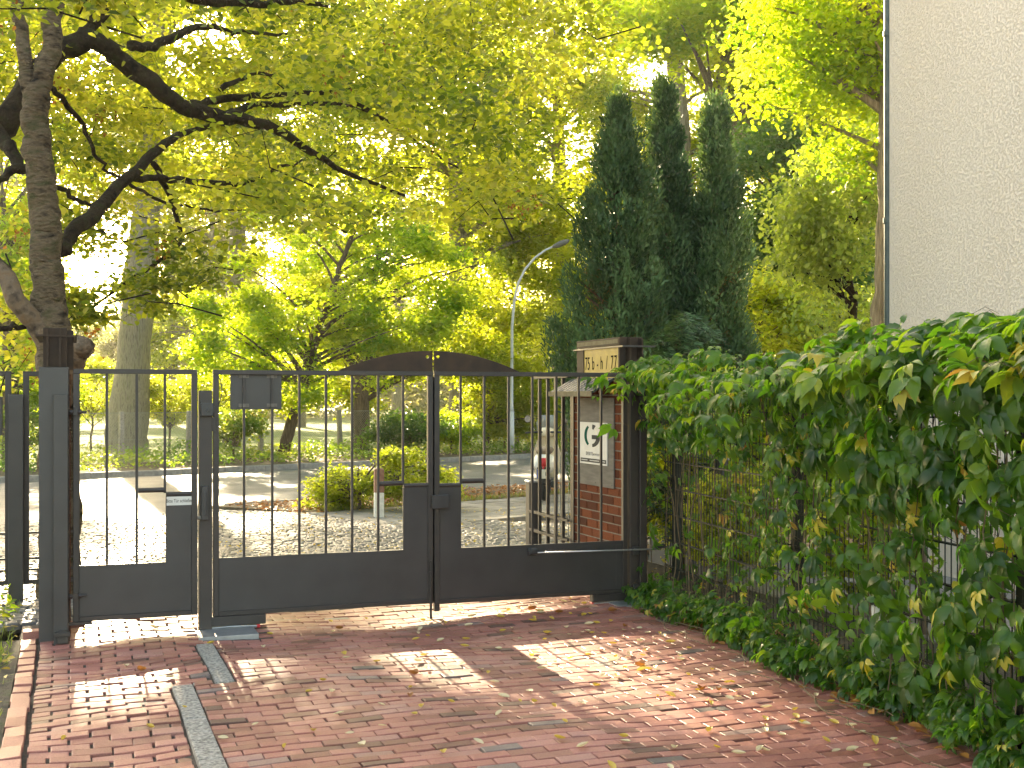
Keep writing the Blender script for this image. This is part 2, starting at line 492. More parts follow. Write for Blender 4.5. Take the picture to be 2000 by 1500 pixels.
# three-lobed leaf as two folded halves of four corners
T_MAPLE = (np.array([(0, 0, 0), (.14, .40, .02), (.40, .22, .07), (.64, .40, .0), (1, 0, -.08),
                     (.64, -.40, .0), (.40, -.22, .07), (.14, -.40, .02)]),
           [(0, 4, 2, 1), (2, 4, 3, 2), (0, 7, 6, 4), (6, 5, 4, 6)])
T_MAPLE = (T_MAPLE[0], [(0, 4, 2, 1), (0, 7, 6, 4)])

def orient(n, rng, up=0.8, droop=0.4, out=None):
    nr = rng.normal(size=(n, 3))
    nr[:, 2] = np.abs(nr[:, 2])
    nr[:, 2] += up
    if out is not None:
        nr += out
    nr /= np.linalg.norm(nr, axis=1)[:, None]
    ax = rng.normal(size=(n, 3))
    ax[:, 2] -= droop
    ax -= nr * np.sum(ax * nr, axis=1)[:, None]
    ax /= np.linalg.norm(ax, axis=1)[:, None] + 1e-9
    ay = np.cross(nr, ax)
    return ax, ay, nr

def leaves(name, pos, size, tint, mat, rng, tmpl=T_QUAD, up=0.8, droop=0.4, parent=None, fr=None, out=None):
    n = len(pos)
    ax, ay, nr = fr if fr is not None else orient(n, rng, up, droop, out)
    T, faces = tmpl
    k = len(T)
    s = np.broadcast_to(np.asarray(size, float), (n,))[:, None, None]
    V = pos[:, None, :] + s * (T[None, :, 0:1] * ax[:, None, :] + T[None, :, 1:2] * ay[:, None, :] + T[None, :, 2:3] * nr[:, None, :])
    fa = np.array(faces, dtype=np.int64)
    loops = (np.arange(n)[:, None, None] * k + fa[None]).reshape(-1)
    return npmesh(name, V.reshape(-1, 3), fa.shape[1], loops, np.repeat(tint, k), mat, parent)

def in_ball(n, rng, shell=0.35):
    d = rng.normal(size=(n, 3))
    d /= np.linalg.norm(d, axis=1)[:, None]
    r = (shell + (1 - shell) * rng.random(n)) ** (1 / 2.2)
    return d * r[:, None]

def clump_points(centres, rad, per, rng, flat=0.5):
    m = len(centres)
    cnt = np.maximum(3, (per * (0.5 + rng.random(m))).astype(int))
    idx = np.repeat(np.arange(m), cnt)
    off = rng.normal(size=(len(idx), 3)) * np.array([0.55, 0.55, 0.55 * flat])
    rr = np.broadcast_to(np.asarray(rad, float), (m,))[idx]
    return centres[idx] + off * rr[:, None], idx

def tree(name, label, base, trunk, crowns, rad, per, leaf, lm, bark, seed, group=None, tmpl=T_QUAD, flat=0.55, limbs=0.35,
         limb_r=0.05, cat="tree", up=0.7, droop=0.5, sides=10, tip=0.02, wob=0.08, keep=None):
    """base world point; trunk = [(x,y,z,r)] and crowns = [(x,y,z,rx,ry,rz,n)] in world metres"""
    rng = np.random.default_rng(seed)
    t = thing(name, label, cat, base, 0, group)
    B = np.array(base)
    mb = MB()
    P = np.array([p[:3] for p in trunk], float) - B
    Rr = [p[3] for p in trunk]
    # finer trunk
    tt = np.linspace(0, len(P) - 1, max(2, (len(P) - 1) * 4 + 1))
    PP = np.stack([np.interp(tt, np.arange(len(P)), P[:, k]) for k in range(3)], 1)
    PP[1:-1] += rng.normal(size=(len(PP) - 2, 3)) * 0.012 * np.array([1, 1, 0])
    RR = np.interp(tt, np.arange(len(P)), Rr)
    mb.tube(PP, RR, sides, True, 0.5, wob)
    cs = []
    for (x, y, z, rx, ry, rz, n) in crowns:
        cs.append(np.array([x, y, z]) - B + in_ball(n, rng) * np.array([rx, ry, rz]))
    C = np.concatenate(cs)
    if base[1] > 20:
        C = C[sunny(C + B, rng, rad * .3)]
    nl = int(len(C) * limbs)
    for c in C[rng.permutation(len(C))[:nl]]:
        zz = PP[:, 2]
        want = c[2] - 0.5 * np.linalg.norm(c[:2] - PP[-1][:2]) - 0.3
        i = int(np.clip(np.searchsorted(zz, want), len(PP) // 3, len(PP) - 1))
        a = PP[i]
        m1 = a * 0.55 + c * 0.45 + np.array([0, 0, 0.14 * np.linalg.norm(c - a)]) + rng.normal(size=3) * 0.08 * np.linalg.norm(c - a)
        q = np.linspace(0, 1, 6)[:, None]
        pts = (1 - q) ** 2 * a + 2 * q * (1 - q) * m1 + q ** 2 * c
        r0 = min(RR[i] * 0.6, limb_r * (0.6 + 0.8 * rng.random()))
        mb.tube(pts, np.linspace(r0, tip * 0.4, 6), 5, False)
    mb.build("trunk", bark, t, smooth=True)
    pos, idx = clump_points(C, rad, per, rng, flat)
    ct = rng.random(len(C))
    tint = np.clip(ct[idx] * 0.55 + rng.random(len(pos)) * 0.5 - 0.02, 0, 1)
    leaves("crown", pos, leaf * (0.65 + 0.7 * rng.random(len(pos))), tint, lm, rng, tmpl, up, droop, t)
    return t

def copy_thing(src, label, loc, rz=0.0, scale=1.0):
    r = src.copy()
    COL.objects.link(r)
    r.location = loc
    r.rotation_euler = (0, 0, rz)
    r.scale = (scale, scale, scale)
    r["label"] = label
    for ch in list(src.children):
        c = ch.copy(); COL.objects.link(c); c.parent = r
        for g in ch.children:
            d = g.copy(); COL.objects.link(d); d.parent = c
    return r

# ================================================================== GROUND
def sheet(name, poly, z, mat, label=None, thick=None):
    mb = MB()
    if thick:
        mb.slab(poly, z - thick, z)
    else:
        mb.add([(x, y, z) for x, y in poly], [tuple(range(len(poly)))])
    return struct(mb.build(name, mat), label)

sheet("ground", [(-220, -60), (220, -60), (220, 300), (-220, 300)], -0.16, groundm)
def LP(*uv): return [L(u, n)[:2] for u, n in uv]
def RP(*sd): return [R(s, d)[:2] for s, d in sd]
KN, KF = 16.33, 23.8                                   # near and far kerb, metres across the street
sheet("road", RP((-60, KN - 0.2), (90, KN - 0.2), (90, KF + 0.1), (-60, KF + 0.1)), -0.05, asphalt, thick=0.08)
sheet("lawn", RP((-110, 27.2), (130, 27.2), (130, 190), (-110, 190)), 0.03, lawnm, thick=0.1)
sheet("verge", RP((-60, KF + 0.15), (90, KF + 0.15), (90, 27.2), (-60, 27.2)), 0.05, litterm, thick=0.15)
mb = MB()
for i in range(-40, 60):                               # far kerb, one metre stones
    s0 = i * 1.0
    q = RP((s0, KF), (s0 + 0.992, KF), (s0 + 0.992, KF + 0.15), (s0, KF + 0.15))
    mb.slab(q, -0.14, 0.065 + RNG.normal() * 0.004)
struct(mb.build("kerb", concrete, bevel=0.012))
mb = MB()
for i in range(12, 60):                                # near kerb right of the crossing
    s0 = i * 1.0 - 3.1
    q = RP((s0, KN - 0.13), (s0 + 0.992, KN - 0.13), (s0 + 0.992, KN), (s0, KN))
    mb.slab(q, -0.14, 0.01 + RNG.normal() * 0.004)
struct(mb.build("kerb", concrete, bevel=0.012))
sheet("verge", RP((9.3, 14.2), (60, 14.2), (60, KN - 0.135), (8.6, KN - 0.135)), -0.008, litterm, thick=0.12)

# pavement of concrete slabs
mb = MB()
for i in range(0, 90):
    for j in range(6):
        s0, d0 = 9.2 + i * 0.35, 12.05 + j * 0.355
        mb.slab(RP((s0, d0), (s0 + 0.345, d0), (s0 + 0.345, d0 + 0.35), (s0, d0 + 0.35)), -0.1, 0.004 + RNG.normal() * 0.003, RNG.random())
struct(mb.build("pavement", slabm, bevel=0.004))

# soil beside the drive, bed under the hedge, garden behind it
sheet("soil", LP((-6, -9), (-0.25, -9), (-0.25, 0.15), (-6, 0.15)), -0.012, soil, thick=0.1)
sheet("soil", LP((-8, 0.15), (-0.9, 0.15), (-0.9, 2.6), (-8, 2.6)), -0.012, soil, thick=0.1)
sheet("soil", LP((3.2, -9), (5.4, -9), (5.4, 2.6), (4.25, 2.6), (4.25, -0.1)), -0.02, soil, thick=0.08)
sheet("path", LP((5.4, -9), (7.6, -9), (7.6, 2.6), (5.4, 2.6)), -0.01, slabm, thick=0.1)
sheet("soil", LP((4.3, 2.6), (22, 2.6), (22, 7.6), (2.6, 3.8)), -0.014, litterm, thick=0.1)

# brick paving
def gnoise(u, n):
    return (0.010 * sin(u * 2.1 + 0.6 * n) + 0.008 * sin(n * 2.7 - 1.3 * u + 1.0) + 0.005 * sin(u * 5.3 + n * 3.1)
            + 0.004 * sin(7.1 * n - 3.3 * u))

def brick_piece(mb, c, ax, ay, l, w, z, tilt, tint, bev=0.0035, depth=0.05):
    vs = []
    for (ins, dz) in ((bev, 0.0), (0.0, -bev * 0.8), (0.0, -depth)):
        for sx, sy in ((-1, -1), (1, -1), (1, 1), (-1, 1)):
            a, b = sx * (l / 2 - ins), sy * (w / 2 - ins)
            vs.append((c[0] + ax[0] * a + ay[0] * b, c[1] + ax[1] * a + ay[1] * b, z + dz + tilt[0] * a + tilt[1] * b))
    fs = [(0, 1, 2, 3)]
    for r in (0, 4):
        for k in range(4):
            k2 = (k + 1) % 4
            fs.append((r + k, r + 4 + k, r + 4 + k2, r + k2))
    mb.add(vs, fs, tint)

def tint_brick():
    r = RNG.random()
    if r < 0.05:
        return 0.9 + 0.1 * RNG.random()
    if r < 0.15:
        return 0.12 * RNG.random()
    return 0.15 + 0.72 * RNG.random()

BL, BP = 0.183, 0.081
mb = MB()
row = 0
n = 0.62
while n > -8.2:
    n -= BP
    row += 1
    # border of the granite strip
    if n > -0.50: gap = None
    elif n > -1.60: gap = (0.805, 0.925)
    else: gap = (0.57, 0.695)
    umax = 4.42 if n > -0.2 else 4.33 + (n + 0.2) * 0.105
    u = -0.135 - BL + (row % 2) * BL / 2 + RNG.normal() * 0.004
    wave = 0.012 * sin(0.35 * row)
    while u < umax:
        u0, u1 = u, u + BL
        u += BL
        a0, a1 = max(u0, -0.135), min(u1, umax)
        segs = [(a0, a1)]
        if gap:
            segs = []
            if a0 < gap[0]: segs.append((a0, min(a1, gap[0])))
            if a1 > gap[1]: segs.append((max(a0, gap[1]), a1))
        for (b0, b1) in segs:
            if b1 - b0 < 0.03:
                continue
            if 0.83 < (b0 + b1) / 2 < 1.28 and -0.42 < n < -0.02:      # cover plate of the motor
                continue
            path = (b0 + b1) / 2 < (gap[0] if gap else 0.9)
            j = 0.012 if path else 0.006
            uc = (b0 + b1) / 2
            bow = 0.02 * sin(uc * 1.7 + n * 0.9) + 0.012 * sin(uc * 3.9 - n)
            amp = 1.7 if path else 1.0
            z = gnoise(uc, n) * amp + RNG.normal() * (0.0035 if path else 0.0022)
            dz = 0.02
            tilt = ((gnoise(uc + dz, n) - gnoise(uc - dz, n)) * amp / (2 * dz) + RNG.normal() * 0.010,
                    (gnoise(uc, n + dz) - gnoise(uc, n - dz)) * amp / (2 * dz) + RNG.normal() * 0.014)
            c = L(uc + RNG.normal() * 0.002, n + bow + RNG.normal() * 0.0015)
            ang = TH + RNG.normal() * 0.008
            brick_piece(mb, c, (cos(ang), sin(ang)), (-sin(ang), cos(ang)), b1 - b0 - j * (0.6 + 0.8 * RNG.random()), BP - 0.0065 * (0.6 + 0.8 * RNG.random()), z, tilt, tint_brick())
struct(mb.build("brick_drive", brickm))
gv, gf_ = [], []                                        # sand bed that follows the dips of the paving
for iy in range(0, 151):
    for ix in range(0, 79):
        u_, n_ = -0.26 + ix * 0.0605, 0.66 - iy * 0.0605
        p_ = L(u_, n_)
        gv.append((p_[0], p_[1], gnoise(u_, n_) * (1.7 if u_ < (0.57 if n_ < -1.6 else 0.82) else 1.0) - 0.0115 + 0.002 * RNG.normal()))
for iy in range(150):
    for ix in range(78):
        a_ = iy * 79 + ix
        gf_.append((a_, a_ + 79, a_ + 80, a_ + 1))
mb = MB(); mb.add(gv, gf_)
struct(mb.build("joint_bed", sand))
mb = MB()                                              # edging course, lengthwise along the left of the path
k = 0
while k * 0.186 < 8.0:
    n = 0.05 - k * 0.186
    c = L(-0.195 + RNG.normal() * 0.003, n - 0.09)
    brick_piece(mb, c, N, (-U[0], -U[1]), 0.180, 0.092, 0.012 + gnoise(-0.2, n) + RNG.normal() * 0.004,
                (RNG.normal() * 0.03, RNG.normal() * 0.05), 0.3 + 0.5 * RNG.random())
    k += 1
brick_piece(mb, L(-0.19, 0.15), U, N, 0.1, 0.09, 0.05, (0, 0.05), 0.45)
struct(mb.build("brick_edging", brickm))

mb = MB()                                              # granite strip in two runs, with a cross piece
def gran(u0, u1, n0, n1, z):
    p = [(u0, n1), (u1, n1), (u1, n0), (u0, n0)]
    b = [L(u, n)[:2] for u, n in p]
    mb.slab(b, -0.1, z)
for (a, b) in ((-0.50, -1.02), (-1.025, -1.60)):
    gran(0.812, 0.918, a, b, 0.012)
for i in range(9):
    a = -1.61 - i * 0.72
    gran(0.577, 0.688, a, a - 0.713, 0.012 + RNG.normal() * 0.003)
gran(0.695, 0.80, -1.545, -1.60, 0.008)
gran(0.812, 0.918, -1.607, -1.66, 0.006)
struct(mb.build("granite_strip", granite, bevel=0.006, segs=2))

# cobbled crossing between gate and street
mb = MB()
row = 0
n = 0.5
while n < 15.0:
    n += 0.098
    row += 1
    u = -7.0 + (row % 2) * 0.05
    while u < 12.5:
        l = 0.088 + 0.03 * RNG.random()
        uc = u + l / 2
        u += l + 0.005
        nn = n + 0.09 * sin(uc * 1.3) + 0.03 * sin(uc * 3.1 + 1)
        X, Y, _ = L(uc, nn)
        s, d = 0.743 * X + 0.669 * Y, -0.669 * X + 0.743 * Y
        if d > KN - 0.14 - max(0, s - 8.9) * 3 or (s > 9.15 and d > 12.0):
            continue
        if uc < -0.85 and nn < 2.65: continue
        if uc > 4.3 and nn < 3.4: continue
        if abs(X) > 0.62 * Y: continue
        if nn < 0.68: continue
        z = 0.004 * sin(uc * 2) + 0.006 * sin(nn * 1.7 + uc) - 0.05 * max(0, (d - 13.0) / 3.3) ** 2 + RNG.normal() * 0.003
        ang = TH + RNG.normal() * 0.07 + 0.1 * cos(uc * 1.3)
        brick_piece(mb, (X, Y), (cos(ang), sin(ang)), (-sin(ang), cos(ang)), l - 0.001, 0.096 - 0.006 * RNG.random(), z,
                    (RNG.normal() * 0.028, RNG.normal() * 0.032), RNG.random(), bev=0.014, depth=0.05)
struct(mb.build("cobbled_crossing", cobblem))
sheet("joint_bed", LP((-8, 2.66), (-0.86, 2.66), (-0.86, 0.68), (4.3, 0.68), (4.3, 3.4), (14, 3.4), (14, 15.6), (-8, 15.6)), -0.058, sand)
mb = MB()
mb.slab(RP((9.02, 12.0), (9.18, 12.0), (9.18, 14.2), (9.02, 14.2)), -0.1, 0.012)
mb.slab(RP((9.18, 11.86), (40, 11.86), (40, 12.03), (9.18, 12.03)), -0.1, 0.008)
struct(mb.build("kerb", concrete, bevel=0.01))
#==PART2==
# ================================================================== GATE
TOP = 1.785                                            # top of all gate frames
def gate_leaf(name, label, cat, pxl, pxr, bars, paneltop, colx, coltop, bottom, hinge_left):
    ul, ur = gu(pxl), gu(pxr)
    u0 = (ul + ur) / 2
    g = thing(name, label, cat, L(u0, 0), TH)
    x = lambda px: gu(px) - u0
    xl, xr = ul - u0, ur - u0
    S = 0.038
    fr = MB()
    fr.box(xl, xl + S, -.02, .02, bottom, TOP - .032)
    fr.box(xr - S, xr, -.02, .02, bottom, TOP - .032)
    fr.box(xl, xr, -.02, .02, TOP - .032, TOP)
    fr.box(xl + S, xr - S, -.018, .018, bottom, bottom + .032)
    fr.build("frame", steel_b, g, bevel=.0025)
    zt = paneltop
    if colx[0] > 0:                                    # lock column on the right
        xc = x(colx[1])
        poly = [(xl + S, bottom + .032), (xr - S, bottom + .032), (xr - S, coltop), (xc, coltop), (xc, zt), (xl + S, zt)]
        c0, c1 = xc, xr - S
    else:
        xc = x(colx[1])
        poly = [(xl + S, bottom + .032), (xr - S, bottom + .032), (xr - S, zt), (xc, zt), (xc, coltop), (xl + S, coltop)]
        c0, c1 = xl + S, xc
    pn = MB()
    pn.prism(poly, -.009, .009)
    pn.build("panel", steel, g, bevel=.0015)
    cp = MB()
    cp.tube([(c0 + .002, 0, coltop + .012), (c1 - .002, 0, coltop + .012)], .0165, 14)
    cp.build("top_tube", steel_b, g, smooth=False)
    for b in bars:
        bx = x(b)
        inside = c0 - .01 < bx < c1 + .01
        mbb = MB()
        mbb.box(bx - .0085, bx + .0085, -.0085, .0085, (coltop + .02) if inside else zt + .0005, TOP - .0325)
        mbb.build("bar", steel_b, g, bevel=.0015)
    return g, x, xl, xr, u0

# pedestrian gate
PB = 0.115
ped, X, xl, xr, u0 = gate_leaf("pedestrian_gate", "narrow anthracite steel gate with a white notice above its tall lock panel", "gate",
                               142.5, 385, (208.7, 267, 322), gz(240, 1101), (1, 323.5), gz(350, 968), PB, True)
mbx = MB(); a, b = X(270), X(321)
mbx.tube([(a, -.003, gz(296, 957)), (b, -.003, gz(296, 957))], .017, 14)
mbx.build("handle", steel_b, ped, smooth=False)
nt_ = MB(); nz0, nz1 = gz(350, 986.5), gz(350, 969.5)
nt_.box(X(325), X(377), -.0135, -.0095, nz0, nz1)
plate = nt_.build("notice", white, ped, bevel=.001)
text_mesh("lettering", "Bitte Tür schließen!", 0.0325, ink, plate, ((X(325) + X(377)) / 2, -.0142, (nz0 + nz1) / 2), (pi / 2, 0, 0), 0.70)
for zz in (gz(140, 805), gz(140, 1163)):               # adjustable hinges
    h = MB()
    h.tube([(xl - .085, -.045, zz), (xl + .085, -.030, zz)], .0085, 10)
    h.box(xl + .0, xl + .03, -.045, -.019, zz - .02, zz + .02)
    h.cyl((xl - .012, -.043, zz), (1, .1, 0), .018, .018, 6)
    h.cyl((xl + .045, -.034, zz), (1, .1, 0), .017, .016, 6)
    h.box(xl - .115, xl - .08, -.07, -.02, zz - .035, zz + .03)
    h.cyl((xl - .097, -.045, zz), (0, 0, 1), .011, .1, 8)
    h.build("hinge", steel_b, ped, bevel=.001)
bt = MB(); bt.box(xl - .03, xl + .12, -.03, .0, PB - .02, PB - .0005)
bt.build("bottom_bracket", steel_b, ped, bevel=.001)

# left drive leaf
LB = 0.095
lf, X, xl, xr, u0 = gate_leaf("drive_gate_leaf", "left leaf of the double drive gate, carrying a dark sign plate on its bars", "gate",
                              416, 844.5, (476.5, 531.5, 584.5, 636.5, 687.5, 738.5, 787), gz(600, 1082), (1, 787), gz(815, 951), LB, True)
ar = MB()
ax0, ax1 = X(660), X(844.5)
hh = gz(844, 685.5) - TOP
poly = []
for i in range(25):
    q = i / 24
    poly.append((ax0 + (ax1 - ax0) * q, TOP + .0005 + hh * (1 - (1 - q) ** 2.0)))
poly += [(ax1, TOP + .0005)]
# round hole near the meeting edge, cut as two halves of the sheet
hx, hz, hr = X(834.5), gz(834.5, 697), .012
def holed(poly_top, x_lo, x_hi, hx, hz, hr, zfun, mbq):
    k = 12
    up = [(hx + hr * cos(pi - pi * i / k), hz + hr * sin(pi - pi * i / k)) for i in range(k + 1)]
    dn = [(hx + hr * cos(pi + pi * i / k), hz + hr * sin(pi + pi * i / k)) for i in range(k + 1)]
    xs = np.linspace(x_lo, x_hi, 60)
    # left piece, right piece, and column pieces above and below the hole
    l, r = hx - hr, hx + hr
    def strip(a, b):
        qs = np.linspace(a, b, 24)
        mbq.prism([(x, zfun(x)) for x in qs] + [(b, TOP + .0005), (a, TOP + .0005)], -.004, .004)
    strip(x_lo, l) if x_lo < l else None
    strip(r, x_hi) if r < x_hi else None
    mbq.prism([(l, zfun(l)), (r, zfun(r))] + up[::-1], -.004, .004)
    mbq.prism([(l, TOP + .0005)] + dn + [(r, TOP + .0005)], -.004, .004)
zl = lambda x: TOP + .0006 + hh * (1 - (1 - (x - ax0) / (ax1 - ax0)) ** 2.0)
holed(None, ax0, ax1, hx, hz, hr, zl, ar)
ar.build("arched_crest", rust, lf)
sp = MB()
sx0, sx1, sz0, sz1 = X(450), X(550.5), gz(500, 799.5), gz(500, 727)
sp.box(sx0, sx1, .012, .016, sz0, sz1)
sign = sp.build("sign_plate", steel, lf, bevel=.002)
for bpx in (476.5, 531.5):
    for zz in (sz0 + .028, sz1 - .028):
        c = MB(); bx = X(bpx)
        c.box(bx - .036, bx - .0105, .0075, .0115, zz - .012, zz + .012)
        c.box(bx + .0105, bx + .036, .0075, .0115, zz - .012, zz + .012)
        c.box(bx - .0105, bx + .0105, -.013, -.009, zz - .012, zz + .012)
        for q in (-.023, .023):
            c.cyl((bx + q, .0065, zz), (0, 1, 0), .005, .004, 6)
        c.build("clamp", alu, sign, bevel=.001)
h = MB(); hz_ = gz(762, 944)
h.tube([(X(740), -.002, hz_), (X(786), -.002, hz_)], .0185, 14)
h.build("handle", steel_b, lf)
w = MB(); pts = []
for i in range(12):
    q = i / 11
    pts.append((xl + .035 + .022 * sin(pi * q), -.024, gz(430, 735) - (gz(430, 735) - gz(430, 790)) * q))
w.tube(pts, .0035, 6); w.build("cable", black, lf, smooth=True)
k = MB(); k.box(xl - .075, xl + .355, -.03, .03, .028, LB - .001)
k.build("drive_bracket", steel_b, lf, bevel=.002)
k = MB(); k.cyl((xr - .02, -.028, (LB + .3) / 2 + .0), (0, 0, 1), .009, .42, 10); k.box(xr - .032, xr - .008, -.04, -.021, .30, .33)
k.build("drop_bolt", steel_b, lf)

k = MB(); k.box(xr - .012, xr + .022, .0215, .0265, LB, TOP - .04); k.build("gap_light_block", steel_b, lf)  # strip added behind the leaf gap to keep a sun line off the bricks

# right drive leaf
RB = 0.085
rf, X, xl, xr, u0 = gate_leaf("drive_gate_leaf", "right leaf of the double drive gate, with the closer arm and the lock box", "gate",
                              847.5, 1224, (899.5, 945.6, 993, 1039.5, 1086, 1130, 1174), gz(1050, 1063), (-1, 900), gz(878, 951), RB, False)
ar = MB()
bx0, bx1 = X(847.5), X(1015)
zr = lambda x: TOP + .0006 + hh * (1 - ((x - bx0) / (bx1 - bx0)) ** 2.0)
holed(None, bx0, bx1, X(855.5), gz(855.5, 697), hr, zr, ar)
ar.build("arched_crest", rust, rf)
h = MB(); hz_ = gz(922, 939)
h.tube([(X(901), -.002, hz_), (X(944), -.002, hz_)], .0185, 14)
h.build("handle", steel_b, rf)
lk = MB(); lk.box(X(840), X(873), -.062, -.0205, gz(856, 992), gz(856, 966))
lockb = lk.build("lock_box", steel, rf, bevel=.003)
for px in (857, 871):
    for py in (971, 987):
        sc = MB(); sc.cyl((X(px), -.063, gz(px, py)), (0, 1, 0), .004, .004, 8); sc.build("screw", black, lockb)
k = MB(); k.box(xr - .30, xr + .02, -.03, .03, .03, RB - .001)
k.build("drive_bracket", steel_b, rf, bevel=.002)
k = MB(); k.box(xr - .095, xr - .04, -.012, -.0095, RB + .035, gz(1190, 1063) - .002)
k.build("stiffener", steel, rf)
k = MB(); k.box(xl, xl + .038, -.02, .02, .035, RB - .0005)
k.build("stop_foot", steel_b, rf)

# closer arm across the right leaf
u0 = gu(1037)
arm = thing("gate_closer", "thin steel closer arm running level along the right gate leaf", "gate closer", L(u0, 0), TH)
z0 = gz(1037, 1076)
m = MB(); m.box(-.032, .032, -.055, -.0095, z0 - .024, z0 + .024); m.box(-.026, .026, -.068, -.0555, z0 - .016, z0 + .02)
m.build("bracket", black, arm, bevel=.004)
m = MB(); m.tube([(.03, -.06, gz(1046, 1077.5)), (gu(1272) - u0, -.17, gz(1272, 1073, -.17))], .006, 8)
m.build("rod", galv, arm, smooth=True)
m = MB(); m.box(gu(1262) - u0, gu(1278) - u0, -.19, -.15, z0 + .0, z0 + .03); m.build("end_bracket", black, arm, bevel=.003)

# middle gate post with electric lock
u0 = gu(400)
post = thing("gate_post", "square dark steel post between the narrow gate and the drive gate", "gate post", L(u0, 0), TH)
X = lambda px: gu(px) - u0
m = MB(); m.box(X(388), X(413), -.045, .045, -.02, gz(400, 763)); m.build("post", steel_b, post, bevel=.003)
m = MB(); m.box(X(391), X(404), -.10, -.0455, gz(397, 1013), gz(397, 948)); m.box(X(391) + .012, X(404) - .012, -.108, -.1005, gz(397, 1005), gz(397, 958))
m.build("intercom_box", steel, post, bevel=.004)
m = MB(); m.cyl((X(387.5), -.06, gz(387, 1010)), (1, 0, 0), .014, .022, 12); m.build("lock_knob", alu, post)
m = MB(); m.box(X(390), X(414), -.095, -.0455, gz(400, 812), gz(400, 787)); m.box(X(400), X(417), -.085, -.0455, gz(400, 806), gz(400, 793))
m.cyl((X(404), -.1, gz(404, 800)), (0, 1, 0), .014, .02, 10); m.build("hinge", black, post, bevel=.003)
m = MB(); m.box(X(412) + .003, X(420), -.04, .0, gz(416, 842), gz(416, 815)); m.build("switch_box", steel_b, post, bevel=.002)

plate1 = thing("cover_plate", "grey steel cover plate let into the bricks at the middle post", "cover plate", L(u0 + .12, -.2), TH)
m = MB(); m.box(-.19, .20, -.115, .145, -.02, .016); m.box(.005, .01, -.11, .14, .0165, .018); m.build("plate", galv, plate1, bevel=.002)
def motor(lab, u, n, sgn):
    t = thing("gate_motor", lab, "gate motor", L(u, n), TH)
    q = MB(); q.box(-.17, .17, -.022, .022, .004, .022); q.tube([(-.17, -.03, .018), (0, -.03, .022), (.16, -.03, .016)], .006, 6); q.build("arm", galv, t, bevel=.001)
    q = MB(); q.box(.17 * sgn - .012, .17 * sgn + .012, -.025, .025, .002, .026); q.build("reflector", red, t, bevel=.002)
motor("flat grey gate motor arm with a red end, by the middle post", gu(455), -.0, 1)
motor("flat grey gate motor arm with a red end, by the right post", gu(1196), -.0, -1)
plate2 = thing("cover_plate", "grey steel cover plate in the shade at the foot of the right post", "cover plate", L(gu(1215), -.12), TH)
m = MB(); m.box(-.13, .20, -.12, .1, -.02, .024); m.build("plate", galv, plate2, bevel=.002)

# left pillar: brick core, steel front, lantern head
def lantern(parent, x0, x1, y0, y1, z0, z1, mat, slat_x=True):
    m = MB()
    m.box(x0 + .03, x1 - .03, y0 + .03, y1 - .03, z0 + .0005, z1 - .012)
    core = m.build("lantern_core", mat, parent, bevel=.002)
    return core
u0 = gu(108)
pil = thing("gate_pillar", "dark steel fronted brick pillar with a slatted head, left of the narrow gate", "pillar", L(u0, 0), TH)
X = lambda px: gu(px) - u0
ztop = gz(108, 717)
m = MB(); m.box(X(76), X(134), -.045, .0, -.03, ztop); m.build("front_plate", steel, pil, bevel=.003)
m = MB(); m.box(X(105), X(133), -.105, -.0455, -.02, gz(118, 770)); m.build("post", steel, pil, bevel=.003)
m = MB(); m.box(X(112), X(134), -.14, -.1055, .0, gz(118, 1226)); m.box(X(106), X(137), -.15, -.1055, gz(118, 1236), gz(118, 1228)); m.build("foot_bracket", steel_b, pil, bevel=.002)
m = MB()                                               # brick core, courses of stretchers
def brick_wall(m, x0, x1, y0, y1, z0, z1, face_x, soldier=True):
    """masonry block; one face shows courses with recessed joints"""
    m.box(x0, x1, y0, y1, z0, z1, 0.0)
zc = 0
course = 0
y0c, y1c, x0c, x1c = .0005, 1.1, X(78), X(138)
core = MB(); core.box(x0c + .006, x1c - .006, y0c + .001, y1c - .006, -.02, ztop - .003); core.build("mortar", sand, pil)
bw = MB()
z = 0.0
while z < ztop - .08:
    off = (course % 2) * .12
    y = y0c - off
    while y < y1c:
        a, b = max(y, y0c + .002), min(y + .23, y1c)
        if b - a > .03:
            bw.box(x0c, x1c, a, b, z, z + .066, RNG.random())
        y += .24
    z += .0765
    course += 1
bw.build("brickwork", wallbrick, pil, bevel=.003)
lx0, lx1 = X(80), X(140)
m = MB(); m.box(lx0 + .012, lx1 - .03, .0, .9, ztop + .0005, gz(108, 640)); m.build("lantern_core", rust, pil, bevel=.003)
m = MB()
for px in (92.5, 117):
    m.box(X(px) - .006, X(px) + .006, -.052, -.001, ztop + .0005, gz(108, 641))
for yy in (.25, .55, .85):
    m.box(lx1 - .0295, lx1 + .012, yy - .006, yy + .006, ztop + .0005, gz(108, 641))
m.build("fins", rust, pil)
zb = gz(108, 656)
m = MB(); m.box(lx0 - .03, lx1 + .03, -.06, -.0005 - .0515 + .0, zb - .006, zb + .006); m.box(lx1 - .0005 + .0125, lx1 + .035, -.0515, .95, zb - .006, zb + .006)
m.box(lx0 - .03, lx0 + .0115, -.0515, .95, zb - .006, zb + .006)
m.build("cross_bar", rust, pil)

